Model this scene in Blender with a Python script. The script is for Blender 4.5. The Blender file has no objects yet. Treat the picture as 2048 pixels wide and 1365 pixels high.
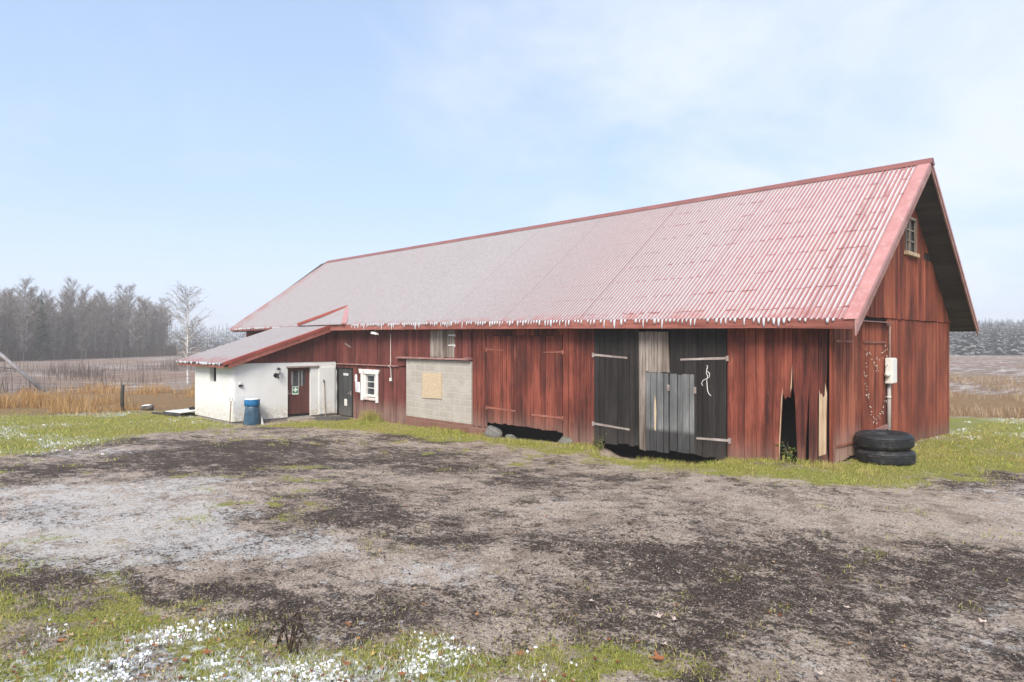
import bpy, math, random
import numpy as np
from mathutils import Vector, Matrix
random.seed(7); RNG = np.random.default_rng(11)
S = bpy.context.scene
COL = S.collection
R_ = math.radians
# ------------------------------------------------------------------ helpers
ORG = {}
class MB:
    def __init__(s): s.v = []; s.f = []
    def add(s, vs, fs):
        b = len(s.v); s.v += [tuple(map(float, v)) for v in vs]; s.f += [tuple(b+i for i in f) for f in fs]; return s
    def hexa(s, p):      # 4 bottom, 4 top
        return s.add(p, [(0,3,2,1),(4,5,6,7),(0,1,5,4),(1,2,6,5),(2,3,7,6),(3,0,4,7)])
    def box(s, x0,x1,y0,y1,z0,z1):
        return s.hexa([(x0,y0,z0),(x1,y0,z0),(x1,y1,z0),(x0,y1,z0),(x0,y0,z1),(x1,y0,z1),(x1,y1,z1),(x0,y1,z1)])
    def bar(s, a, b, w, h, up=(0,0,1)):     # square bar from a to b
        a = Vector(a); b = Vector(b); d = (b-a).normalized(); u = Vector(up); sd = d.cross(u)
        if sd.length < 1e-4: sd = d.cross(Vector((1,0,0)))
        sd.normalize(); u = sd.cross(d)
        q = [(-1,-1),(1,-1),(1,1),(-1,1)]
        return s.hexa([a+sd*w/2*i+u*h/2*j for i,j in q]+[b+sd*w/2*i+u*h/2*j for i,j in q])
    def polyXZ(s, pts, y0, y1):
        n = len(pts)
        return s.add([(x,y0,z) for x,z in pts]+[(x,y1,z) for x,z in pts],
            [tuple(range(n)), tuple(range(2*n-1,n-1,-1))]+[(i,n+i,n+(i+1)%n,(i+1)%n) for i in range(n)])
    def polyYZ(s, pts, x0, x1):
        n = len(pts)
        return s.add([(x0,y,z) for y,z in pts]+[(x1,y,z) for y,z in pts],
            [tuple(range(n-1,-1,-1)), tuple(range(n,2*n))]+[(i,(i+1)%n,n+(i+1)%n,n+i) for i in range(n)])
    def tube(s, pts, rad, n=8, cap=True):
        pts = [Vector(p) for p in pts]; m = len(pts)
        if not hasattr(rad,'__len__'): rad = [rad]*m
        b = len(s.v); ref = None
        for i,p in enumerate(pts):
            d = (pts[min(i+1,m-1)]-pts[max(i-1,0)]).normalized()
            if ref is None: ref = Vector((0,0,1)) if abs(d.z)<.9 else Vector((1,0,0))
            u = (ref-d*ref.dot(d)).normalized(); w = d.cross(u); ref = u
            for k in range(n):
                a = 2*math.pi*k/n; s.v.append(tuple(p+(u*math.cos(a)+w*math.sin(a))*rad[i]))
        for i in range(m-1):
            for k in range(n):
                s.f.append((b+i*n+k, b+i*n+(k+1)%n, b+(i+1)*n+(k+1)%n, b+(i+1)*n+k))
        if cap:
            s.f.append(tuple(b+k for k in range(n-1,-1,-1))); s.f.append(tuple(b+(m-1)*n+k for k in range(n)))
        return s
    def lathe(s, c, prof, n=24, wob=None, cap=True):  # prof: (r,z)
        b = len(s.v); m = len(prof)
        for i,(r,z) in enumerate(prof):
            for k in range(n):
                a = 2*math.pi*k/n; rr = r*(1+(wob(a,z) if wob else 0))
                s.v.append((c[0]+rr*math.cos(a), c[1]+rr*math.sin(a), c[2]+z))
        for i in range(m-1):
            for k in range(n):
                s.f.append((b+i*n+k, b+i*n+(k+1)%n, b+(i+1)*n+(k+1)%n, b+(i+1)*n+k))
        if cap:
            s.f.append(tuple(b+k for k in range(n-1,-1,-1))); s.f.append(tuple(b+(m-1)*n+k for k in range(n)))
        return s
    def blob(s, c, r, rg, n=10, m=6, amp=.18):
        b = len(s.v); ph = [rg.uniform(0,6.28) for _ in range(6)]
        for i in range(m+1):
            t = math.pi*i/m
            for k in range(n):
                a = 2*math.pi*k/n
                q = 1+amp*(math.sin(2*a+ph[0])*math.sin(t)+.7*math.sin(3*a+ph[1]+t*2)*math.sin(t)+.5*math.sin(3*t+ph[2]+a))
                s.v.append((c[0]+r[0]*q*math.sin(t)*math.cos(a), c[1]+r[1]*q*math.sin(t)*math.sin(a), c[2]+r[2]*q*math.cos(t)))
        for i in range(m):
            for k in range(n):
                s.f.append((b+i*n+k, b+(i+1)*n+k, b+(i+1)*n+(k+1)%n, b+i*n+(k+1)%n))
        return s
    def build(s, name, mat, parent=None, smooth=False, bevel=0):
        me = bpy.data.meshes.new(name)
        o0 = Vector((0,0,0)) if parent is None else ORG[parent.name]
        me.from_pydata([(x-o0.x,y-o0.y,z-o0.z) for x,y,z in s.v], [], s.f)
        me.materials.append(mat); me.update()
        if smooth: me.polygons.foreach_set('use_smooth', [True]*len(me.polygons))
        o = bpy.data.objects.new(name, me); COL.objects.link(o)
        if parent is not None: o.parent = parent
        ORG[o.name] = o0.copy()
        if bevel:
            b = o.modifiers.new('bevel','BEVEL'); b.width = bevel; b.segments = 2; b.limit_method = 'ANGLE'
        return o
def thing(name, label, cat, loc=(0,0,0), group=None):
    o = bpy.data.objects.new(name, None); COL.objects.link(o); o.location = loc; o.empty_display_size = .2
    o['label'] = label; o['category'] = cat
    if group: o['group'] = group
    ORG[o.name] = Vector(loc); return o
def tag(o, label, cat, group=None):
    o['label'] = label; o['category'] = cat
    if group: o['group'] = group
    return o
def kind(o, k): o['kind'] = k; return o
def dup(o, parent=None):
    c = o.copy(); COL.objects.link(c); c.parent = parent
    for ch in list(o.children): dup(ch, c)
    return c
def np_mesh(name, verts, quads=None, tris=None, mat=None, parent=None, smooth=False):
    me = bpy.data.meshes.new(name); verts = np.asarray(verts, np.float32).reshape(-1,3)
    loops = []; starts = []; tot = 0
    if quads is not None and len(quads):
        q = np.asarray(quads, np.int32).reshape(-1,4); loops.append(q.ravel()); starts.append(np.arange(len(q))*4); tot = len(q)*4
    if tris is not None and len(tris):
        t = np.asarray(tris, np.int32).reshape(-1,3); loops.append(t.ravel()); starts.append(tot+np.arange(len(t))*3)
    loops = np.concatenate(loops).astype(np.int32); starts = np.concatenate(starts).astype(np.int32)
    me.vertices.add(len(verts)); me.vertices.foreach_set('co', verts.ravel())
    me.loops.add(len(loops)); me.loops.foreach_set('vertex_index', loops)
    me.polygons.add(len(starts)); me.polygons.foreach_set('loop_start', starts)
    me.update(calc_edges=True)
    if smooth: me.polygons.foreach_set('use_smooth', np.ones(len(starts), bool))
    if mat: me.materials.append(mat)
    o = bpy.data.objects.new(name, me); COL.objects.link(o)
    if parent is not None: o.parent = parent
    ORG[o.name] = Vector((0,0,0)) if parent is None else ORG[parent.name]
    return o
# numpy value noise
def _h(ix, iy, sd):
    n = (ix.astype(np.int64)*374761393 + iy.astype(np.int64)*668265263 + sd*974634777) & 0xffffffff
    n = ((n ^ (n >> 13))*1274126177) & 0xffffffff
    return ((n ^ (n >> 16)) & 0xffff)/65535.
def vnoise(x, y, sd=0):
    ix = np.floor(x); iy = np.floor(y); fx = x-ix; fy = y-iy
    fx = fx*fx*(3-2*fx); fy = fy*fy*(3-2*fy)
    a=_h(ix,iy,sd); b=_h(ix+1,iy,sd); c=_h(ix,iy+1,sd); d=_h(ix+1,iy+1,sd)
    return (a*(1-fx)+b*fx)*(1-fy)+(c*(1-fx)+d*fx)*fy
def fbm(x, y, sc, sd=0, o=4):
    s = 0; a = 1; t = 0
    for i in range(o):
        s = s+a*vnoise(x*sc+17*i, y*sc-9*i, sd+i); t += a; a *= .5; sc *= 2.03
    return s/t
def sstep(x, a, b):
    t = np.clip((x-a)/(b-a), 0, 1); return t*t*(3-2*t)
def sdpoly(x, y, P):      # >0 inside
    P = np.asarray(P, float); d = np.full(x.shape, 1e9); ins = np.zeros(x.shape, bool)
    for i in range(len(P)):
        a = P[i]; b = P[(i+1)%len(P)]; e = b-a
        t = np.clip(((x-a[0])*e[0]+(y-a[1])*e[1])/(e@e), 0, 1)
        d = np.minimum(d, np.hypot(x-a[0]-t*e[0], y-a[1]-t*e[1]))
        c = ((a[1] > y) != (b[1] > y))
        with np.errstate(divide='ignore', invalid='ignore'):
            xi = a[0]+(y-a[1])/(b[1]-a[1]+1e-12)*e[0]
        ins ^= c & (x < xi)
    return np.where(ins, d, -d)
# ------------------------------------------------------------------ materials
def lk(nt, a, b): nt.links.new(a, b)
class NT:
    def __init__(s, name):
        s.m = bpy.data.materials.new(name); s.m.use_nodes = True; s.nt = s.m.node_tree
        s.b = s.nt.nodes['Principled BSDF']; s.b.inputs['Specular IOR Level'].default_value = .3
    def n(s, t, **kw):
        nd = s.nt.nodes.new(t)
        for k,v in kw.items():
            if hasattr(nd, k): setattr(nd, k, v)
        return nd
    def put(s, sock, v):
        if isinstance(v, bpy.types.NodeSocket): s.nt.links.new(v, sock)
        elif v is not None:
            if hasattr(sock.default_value,'__len__') and hasattr(v,'__len__') and len(v)==3 and len(sock.default_value)==4: v = (*v,1)
            sock.default_value = v
    def math(s, op, a, b=None, c=None, clamp=False):
        nd = s.n('ShaderNodeMath', operation=op); nd.use_clamp = clamp; s.put(nd.inputs[0], a)
        if b is not None: s.put(nd.inputs[1], b)
        if c is not None: s.put(nd.inputs[2], c)
        return nd.outputs[0]
    def coord(s): return s.n('ShaderNodeNewGeometry').outputs['Position']
    def mapv(s, v, scale=(1,1,1), loc=(0,0,0), rot=(0,0,0)):
        nd = s.n('ShaderNodeMapping'); s.put(nd.inputs['Vector'], v)
        nd.inputs['Scale'].default_value = scale; nd.inputs['Location'].default_value = loc; nd.inputs['Rotation'].default_value = rot
        return nd.outputs[0]
    def noise(s, v, sc=1, det=4, rough=.55, dist=0):
        nd = s.n('ShaderNodeTexNoise'); s.put(nd.inputs['Vector'], v); nd.inputs['Scale'].default_value = sc
        nd.inputs['Detail'].default_value = det; nd.inputs['Roughness'].default_value = rough; nd.inputs['Distortion'].default_value = dist
        return nd.outputs[0]
    def ramp(s, f, stops, interp='LINEAR'):
        nd = s.n('ShaderNodeValToRGB'); s.put(nd.inputs[0], f); cr = nd.color_ramp; cr.interpolation = interp
        while len(cr.elements) < len(stops): cr.elements.new(.5)
        for e,(p,c) in zip(cr.elements, stops):
            e.position = p; e.color = (*c,1) if hasattr(c,'__len__') else (c,c,c,1)
        return nd.outputs[0]
    def rng(s, v, a, b, c=0, d=1, smooth=True):
        nd = s.n('ShaderNodeMapRange'); nd.interpolation_type = 'SMOOTHSTEP' if smooth else 'LINEAR'; s.put(nd.inputs[0], v)
        for i,q in zip((1,2,3,4),(a,b,c,d)): s.put(nd.inputs[i], q)
        return nd.outputs[0]
    def mix(s, f, a, b, blend='MIX'):
        nd = s.n('ShaderNodeMix'); nd.data_type = 'RGBA'; nd.blend_type = blend
        s.put(nd.inputs[0], f); s.put(nd.inputs[6], a); s.put(nd.inputs[7], b); return nd.outputs[2]
    def xyz(s, v):
        nd = s.n('ShaderNodeSeparateXYZ'); s.put(nd.inputs[0], v); return nd.outputs
    def bump(s, h, st=.3, dist=.01):
        nd = s.n('ShaderNodeBump'); nd.inputs['Strength'].default_value = st; nd.inputs['Distance'].default_value = dist
        s.put(nd.inputs['Height'], h); s.nt.links.new(nd.outputs[0], s.b.inputs['Normal'])
    def island(s): return s.n('ShaderNodeNewGeometry').outputs['Random Per Island']
    def out(s, col, rough=.8, metal=0):
        s.put(s.b.inputs['Base Color'], col); s.put(s.b.inputs['Roughness'], rough); s.b.inputs['Metallic'].default_value = metal; return s.m
def plain(name, c, rough=.6, metal=0, var=.15, sc=6, grime=None):
    t = NT(name); v = t.coord(); n = t.noise(v, sc, 6, .65)
    a = tuple(x*(1-var) for x in c); b = tuple(min(1,x*(1+var)) for x in c)
    col = t.ramp(n, [(.3,a),(.7,b)])
    if grime: col = t.mix(t.rng(t.noise(v, sc*.5, 8, .7), .52, .68), col, grime)
    t.bump(t.noise(v, sc*6, 4), .15, .004)
    return t.out(col, rough, metal)
def wood(name, dark, mid, light, scale=(16,16,.7), weather=None, wz=(.55,-.35), patch=None, patchlev=(.60,.70), rough=.85):
    t = NT(name); v = t.coord()
    rnd = t.island()
    off = t.n('ShaderNodeVectorMath', operation='ADD'); cx = t.n('ShaderNodeCombineXYZ')
    t.put(cx.inputs[0], t.math('MULTIPLY', rnd, 9.)); t.put(cx.inputs[2], t.math('MULTIPLY', rnd, 23.))
    t.put(off.inputs[0], v); t.put(off.inputs[1], cx.outputs[0]); vv = off.outputs[0]
    g = t.noise(t.mapv(vv, scale), 1, 7, .65, .3)
    g2 = t.noise(t.mapv(vv, tuple(q*3.2 for q in scale)), 1, 4, .6)
    bl = t.noise(t.mapv(v, tuple(max(.35, min(q,1.3)) for q in scale)), 1, 5, .6)
    f = t.math('ADD', t.math('ADD', t.math('MULTIPLY', g, .72), t.math('MULTIPLY', bl, .66)), t.math('MULTIPLY', rnd, .20))
    f = t.math('ADD', f, t.math('MULTIPLY', g2, .30))
    f = t.math('SUBTRACT', f, .12)
    col = t.ramp(f, [(.62,dark),(.84,mid),(1.0,light)])
    if patch:
        pm = t.rng(t.noise(t.mapv(vv, (scale[0]*.28, scale[1]*.28, scale[2]*.8)), 1, 8, .72), patchlev[0], patchlev[1])
        col = t.mix(t.math('MULTIPLY', pm, .8), col, patch)
    if weather:
        z = t.xyz(v)[2]
        w = t.math('MULTIPLY', t.rng(z, wz[0], wz[1]), t.rng(t.math('ADD', t.math('MULTIPLY',g,.7), t.math('MULTIPLY',bl,.6)), .40, .70))
        col = t.mix(t.math('MULTIPLY', w, .85), col, weather)
    t.bump(t.math('ADD', g, t.math('MULTIPLY', g2, .5)), .5, .006)
    return t.out(col, rough)
RED   = wood('red_wood', (.036,.012,.010), (.142,.034,.022), (.28,.076,.047), weather=(.22,.14,.11), patch=(.33,.115,.07), patchlev=(.57,.74))
REDG  = wood('red_wood_gable', (.075,.020,.012), (.215,.050,.027), (.36,.105,.055), weather=(.17,.12,.085), wz=(.35,-.3), patch=(.38,.14,.08), patchlev=(.62,.76))
REDB  = wood('brown_red_wood', (.055,.018,.015), (.135,.036,.030), (.20,.060,.046), weather=(.25,.165,.135), wz=(.45,-.2), patch=(.28,.10,.075), patchlev=(.66,.76))
REDW  = wood('worn_red_wood_gable', (.075,.022,.014), (.22,.058,.033), (.38,.125,.07), weather=(.42,.31,.25), wz=(.85,-.05), patch=(.40,.17,.10), patchlev=(.56,.72))
BLACK = wood('black_tar_wood', (.008,.0065,.006), (.018,.0145,.0135), (.034,.028,.026), weather=(.055,.046,.04), wz=(.5,-.3), patch=(.045,.02,.015), patchlev=(.6,.75))
GREYP = wood('grey_painted_wood', (.065,.066,.066), (.138,.140,.141), (.225,.228,.228), weather=(.02,.018,.018), wz=(.40,.27), patch=(.33,.33,.33), patchlev=(.66,.74))
GREYW = wood('weathered_wood', (.065,.05,.04), (.19,.15,.122), (.36,.31,.27), patch=(.17,.09,.06), patchlev=(.64,.74))
SIDED = wood('dark_grey_door_paint', (.022,.023,.024), (.04,.042,.044), (.07,.072,.072), weather=(.12,.11,.10), wz=(.2,-.45), scale=(8,8,.6))
STRAP = wood('grey_iron', (.17,.13,.115), (.30,.245,.22), (.42,.36,.33), scale=(3,3,9), rough=.7)
STRAPR= wood('red_iron', (.16,.055,.038), (.27,.10,.07), (.36,.15,.10), scale=(3,3,9), rough=.7)
TRIM  = wood('red_trim', (.15,.050,.040), (.26,.088,.068), (.36,.14,.11), scale=(.8,14,14))
BARGE = wood('faded_barge_wood', (.19,.10,.088), (.31,.17,.15), (.42,.26,.235), scale=(6,1.2,1.2))
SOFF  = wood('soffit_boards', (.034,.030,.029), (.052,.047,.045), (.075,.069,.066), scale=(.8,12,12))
PALEW = wood('fresh_split_wood', (.24,.13,.08), (.48,.35,.23), (.62,.50,.36))
OSB = plain('chipboard', (.52,.41,.28), .8, var=.35, sc=40)
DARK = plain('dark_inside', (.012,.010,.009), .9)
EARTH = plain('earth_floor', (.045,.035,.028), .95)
def flashing():
    t = NT('red_sheet_metal'); v = t.coord(); n = t.noise(v, 3, 6)
    col = t.ramp(n, [(.3,(.42,.19,.172)),(.7,(.50,.25,.23))])
    col = t.mix(t.math('MULTIPLY', t.rng(t.noise(v, 7, 8, .7), .5, .75), .4), col, (.66,.58,.57))
    return t.out(col, .42)
FLASH = flashing()
def flash2():
    t = NT('red_cap_metal'); v = t.coord(); n = t.noise(v, 3, 6)
    col = t.ramp(n, [(.3,(.24,.055,.042)),(.7,(.34,.085,.066))])
    return t.out(col, .4)
CAPM = flash2(); RIDGEM = plain('dull_ridge_metal', (.24,.095,.08), .5, var=.2, sc=2)
PITCH = .10
def roofmat(name, crest_from, crest_to, edge=None):
    t = NT(name); v = t.coord(); x,y,z = t.xyz(v)
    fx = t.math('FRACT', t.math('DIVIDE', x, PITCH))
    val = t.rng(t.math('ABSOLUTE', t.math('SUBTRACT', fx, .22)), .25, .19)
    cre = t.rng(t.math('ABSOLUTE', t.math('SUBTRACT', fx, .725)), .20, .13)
    big = t.noise(t.mapv(v, (.35,.5,.5)), 1, 4)
    st = t.noise(t.mapv(v, (9,1.3,1.3)), 1, 6, .7)
    fine = t.noise(t.mapv(v, (28,9,9)), 1, 6, .7)
    xr = t.rng(x, crest_from, crest_to)
    fv = t.rng(t.math('ADD', t.math('ADD', t.math('MULTIPLY', st, .8), t.math('MULTIPLY', fine, .3)), t.math('MULTIPLY', xr, .34)), .40, .58)
    fc = t.rng(t.math('ADD', t.math('ADD', t.math('MULTIPLY', st, .55), t.math('MULTIPLY', fine, .5)), t.math('MULTIPLY', xr, .60)), .60, .90)
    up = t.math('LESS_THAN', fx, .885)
    side = t.math('MULTIPLY', t.math('MULTIPLY', t.math('POWER', xr, 1.1), .97), t.math('MAXIMUM', up, t.rng(x, -2., -13., .0, .88)))  # frost held back on right-facing rib sides, painting their shade
    film_ribshade = t.math('MULTIPLY', t.rng(st, .25, .62, .18, .50), t.math('SUBTRACT', 1, t.math('MULTIPLY', t.math('LESS_THAN', t.math('ABSOLUTE', t.math('SUBTRACT', fx, .945)), .06), .85)))  # thin frost film, dropped on right-facing rib sides as painted shade
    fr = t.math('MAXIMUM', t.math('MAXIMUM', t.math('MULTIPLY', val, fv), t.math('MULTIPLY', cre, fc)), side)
    # rows of fixings where the frost has melted off
    rowc = t.noise(t.mapv(v, (3.1,.2,.2)), 1, 2)
    zr = t.math('FRACT', t.math('ADD', t.math('MULTIPLY', z, 2.35), t.math('MULTIPLY', rowc, .06)))
    cell = t.n('ShaderNodeTexWhiteNoise'); cell.noise_dimensions = '2D'; cc = t.n('ShaderNodeCombineXYZ')
    t.put(cc.inputs[0], t.math('FLOOR', t.math('DIVIDE', x, PITCH*1.0))); t.put(cc.inputs[1], t.math('FLOOR', t.math('MULTIPLY', z, 2.35)))
    t.put(cell.inputs[0], cc.outputs[0])
    row = t.math('MULTIPLY', t.math('MULTIPLY', t.math('LESS_THAN', zr, .085), t.math('GREATER_THAN', cell.outputs[0], .68)), t.rng(xr, 1.02, .55, .12, 1))
    fr = t.math('MULTIPLY', fr, t.math('SUBTRACT', 1, t.math('MULTIPLY', row, .9)))
    # melted strip along the eave and rakes
    ev = t.math('MULTIPLY', t.rng(z, edge[1], edge[0]), t.rng(t.noise(t.mapv(v,(2.2,2,2)),1,6,.7), .42, .62))
    fr = t.math('MULTIPLY', fr, t.math('SUBTRACT', 1, t.math('MULTIPLY', ev, .85)))
    rk = t.math('MULTIPLY', t.rng(x, edge[3], edge[2]), t.rng(t.noise(t.mapv(v,(1.5,1.5,1.5)),1,6,.7), .35, .6))
    fr = t.math('MULTIPLY', fr, t.math('SUBTRACT', 1, t.math('MULTIPLY', rk, .8)))
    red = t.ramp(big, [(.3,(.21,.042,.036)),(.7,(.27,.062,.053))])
    red = t.mix(film_ribshade, red, (.62,.40,.38))
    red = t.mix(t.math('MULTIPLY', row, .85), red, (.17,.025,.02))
    lap = t.math('LESS_THAN', t.math('FRACT', t.math('DIVIDE', t.math('ADD', x, .3), 2.75)), .008)
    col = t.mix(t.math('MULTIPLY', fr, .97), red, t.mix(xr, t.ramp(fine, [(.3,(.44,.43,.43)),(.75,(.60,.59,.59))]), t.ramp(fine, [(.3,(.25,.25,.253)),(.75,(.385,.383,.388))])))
    col = t.mix(t.math('MULTIPLY', lap, .6), col, (.13,.05,.045))
    t.bump(t.math('MULTIPLY', fr, fine), .3, .01)
    return t.out(col, t.rng(fr, 0, 1, .42, .85))
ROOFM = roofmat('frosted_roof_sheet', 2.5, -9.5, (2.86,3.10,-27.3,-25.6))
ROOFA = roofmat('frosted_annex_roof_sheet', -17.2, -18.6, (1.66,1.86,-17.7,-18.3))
ICE = plain('ice', (.55,.57,.60), .35, var=.08)
SNOWM = plain('snow', (.80,.82,.85), .75, var=.06, sc=30)
def plaster():
    t = NT('white_render'); v = t.coord(); z = t.xyz(v)[2]
    n = t.noise(v, 2.2, 8, .65); f = t.noise(v, 9, 6, .7)
    col = t.ramp(n, [(.3,(.66,.66,.64)),(.7,(.75,.75,.735))])
    w = t.math('MULTIPLY', t.rng(z, .35, -.42), t.rng(f, .36, .62))
    col = t.mix(t.math('MULTIPLY', w, .7), col, (.46,.39,.28))
    col = t.mix(t.rng(t.noise(v, 3.1, 9, .75), .70, .76), col, (.42,.39,.34))
    t.bump(t.math('ADD', f, t.math('MULTIPLY', t.noise(v, 40, 4), .4)), .35, .012)
    return t.out(col, .85)
PLASTER = plaster()
def blocks(name, c1, c2, mortar):
    t = NT(name); v = t.coord(); x,y,z = t.xyz(v); c = t.n('ShaderNodeCombineXYZ')
    t.put(c.inputs[0], t.math('ADD', x, t.math('MULTIPLY', t.noise(v,3,3), .03))); t.put(c.inputs[1], t.math('ADD', z, t.math('MULTIPLY', t.noise(v,2.3,3), .03)))
    b = t.n('ShaderNodeTexBrick'); t.put(b.inputs['Vector'], c.outputs[0]); b.inputs['Scale'].default_value = 1
    b.inputs['Brick Width'].default_value = .50; b.inputs['Row Height'].default_value = .2; b.inputs['Mortar Size'].default_value = .011
    b.inputs['Mortar Smooth'].default_value = .4; b.inputs['Color1'].default_value = (*c1,1); b.inputs['Color2'].default_value = (*c2,1); b.inputs['Mortar'].default_value = (*mortar,1)
    fine = t.noise(v, 30, 6, .7); big = t.noise(v, 1.6, 7, .65)
    col = t.mix(t.math('MULTIPLY',t.rng(big, .46, .64),.8), b.outputs[0], tuple((a+d)/2*1.04 for a,d in zip(c1,mortar)))
    col = t.mix(t.math('MULTIPLY', t.rng(t.noise(v, 6, 8, .75), .66, .73), .8), col, (.14,.12,.11))
    col = t.mix(.35, col, t.ramp(fine, [(.3,tuple(q*.6 for q in c1)),(.7,tuple(q*1.25 for q in c1))]))
    t.bump(t.math('ADD', t.math('MULTIPLY', b.outputs[1], -1.2), t.math('MULTIPLY', fine, .8)), .6, .012)
    return t.out(col, .92)
BLOCK = blocks('grey_concrete_block', (.38,.345,.30), (.45,.41,.36), (.64,.60,.54))
BLOCKR = blocks('red_brown_concrete_block', (.19,.085,.062), (.24,.12,.09), (.34,.24,.19))
STONE = plain('granite', (.16,.15,.14), .9, var=.45, sc=9, grime=(.10,.13,.06))
WHITEP = plain('white_paint', (.76,.75,.72), .5, var=.06, grime=(.55,.52,.46))
GREYPL = plain('grey_white_plastic', (.66,.66,.61), .45, var=.05)
PIPEM = plain('grey_pipe', (.50,.47,.45), .5, var=.12, sc=12)
DOORR = wood('brown_red_door_paint', (.075,.027,.023), (.098,.036,.031), (.125,.048,.041), scale=(5,5,.8), rough=.55)
CONC = plain('concrete', (.30,.27,.24), .9, var=.3, sc=7)
RUBBER = plain('tyre_rubber', (.020,.021,.023), .55, var=.35, sc=10, grime=(.075,.07,.064))
IRON = plain('black_iron', (.012,.012,.013), .45)
PAPER = plain('paper', (.78,.77,.80), .7, var=.05)
INK = plain('ink_grey', (.34,.34,.36), .7)
GREEN = plain('sign_green', (.02,.22,.10), .4, var=.05)
BINB = plain('bin_blue_grey', (.035,.085,.135), .38, var=.35, sc=3, grime=(.09,.13,.16))
BAGB = plain('bag_blue', (.01,.13,.30), .25, var=.5, sc=12)
ROPE = plain('white_rope', (.78,.77,.74), .8)
def glass(name, c=(.03,.035,.04), r=.08):
    t = NT(name); v = t.coord(); t.bump(t.noise(v, 2.5, 2), .08, .02)
    t.b.inputs['Specular IOR Level'].default_value = .6
    return t.out(t.ramp(t.noise(v, 5, 5), [(.35,c),(.7,tuple(min(1,q*2.2) for q in c))]), r)
GLASS = glass('window_glass'); LGLASS = glass('lamp_glass', (.25,.25,.24), .15)
def leafy(name, stops, trans=.35, rough=.7, tan=None):
    t = NT(name); r = t.island()
    col = t.ramp(r, stops)
    if tan:
        v = t.coord(); q = t.math('ADD', t.math('MULTIPLY', t.noise(v, 1.3, 5, .65), .75), t.math('MULTIPLY', t.noise(v, 7, 4, .6), .25)); col = t.mix(t.math('MULTIPLY', t.rng(q, .42, .60), .8), col, tan)
    t.out(col, rough)
    tr = t.n('ShaderNodeBsdfTranslucent'); t.put(tr.inputs[0], col); mx = t.n('ShaderNodeMixShader'); mx.inputs[0].default_value = trans
    o = t.nt.nodes['Material Output']; lk(t.nt, t.b.outputs[0], mx.inputs[1]); lk(t.nt, tr.outputs[0], mx.inputs[2]); lk(t.nt, mx.outputs[0], o.inputs[0])
    return t.m
GRASS = leafy('lawn_grass', [(0,(.13,.19,.025)),(.3,(.29,.36,.045)),(.55,(.47,.48,.09)),(.8,(.62,.55,.20)),(1,(.26,.17,.08))], tan=(.48,.38,.15))
FROSTG= leafy('frosted_grass', [(0,(.45,.46,.36)),(.4,(.66,.67,.62)),(1,(.80,.81,.82))])
TANG  = leafy('tall_dry_grass', [(0,(.30,.15,.05)),(.4,(.48,.27,.09)),(.75,(.58,.36,.15)),(1,(.66,.50,.28))])
TANR  = leafy('pale_dry_grass', [(0,(.24,.14,.07)),(.4,(.38,.25,.13)),(.75,(.46,.33,.20)),(1,(.58,.48,.36))])
WEEDS = leafy('dry_weed_stalks', [(0,(.07,.05,.042)),(.5,(.14,.10,.08)),(1,(.23,.17,.13))])
LITTER= leafy('leaf_litter', [(0,(.026,.019,.016)),(.5,(.07,.050,.042)),(.66,(.15,.11,.088)),(.82,(.30,.24,.19)),(.95,(.44,.37,.31)),(1,(.20,.075,.035))], .1)
LEAFM = leafy('fallen_leaves', [(0,(.13,.04,.018)),(.4,(.24,.08,.03)),(.7,(.40,.20,.08)),(.9,(.52,.38,.25)),(1,(.60,.42,.08))], .15)
LEAFP = leafy('pale_frosted_leaf', [(0,(.50,.36,.29)),(1,(.62,.50,.43))], .1)
LEAFB = leafy('brown_maple_leaf', [(0,(.20,.06,.025)),(.5,(.30,.11,.045)),(1,(.36,.17,.07))], .15)
GREENL= leafy('green_leaves', [(0,(.06,.12,.02)),(.5,(.14,.20,.04)),(1,(.36,.36,.07))])
BARK = plain('grey_bark', (.13,.115,.10), .9, var=.3)
TWIG = leafy('bare_twigs', [(0,(.11,.09,.074)),(.5,(.18,.15,.127)),(1,(.28,.25,.225))], .1)
TWIGF = leafy('frost_haze_twigs', [(0,(.20,.17,.15)),(.6,(.30,.27,.25)),(1,(.45,.43,.41))], .1)  # pale with hoarfrost, and with distance haze painted into the colour
NEEDLE = leafy('hazed_conifer_needles', [(0,(.19,.20,.20)),(.6,(.23,.24,.24)),(1,(.28,.285,.285))], .1)  # needles paled to grey so their colour carries the distance haze
def birchbark():
    t = NT('birch_bark'); v = t.coord(); n = t.noise(t.mapv(v,(4,4,9)),1,5,.7)
    return t.out(t.ramp(n,[(.36,(.05,.045,.04)),(.46,(.55,.52,.48)),(.8,(.66,.64,.61))]), .8)
BIRCH = birchbark()
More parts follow.
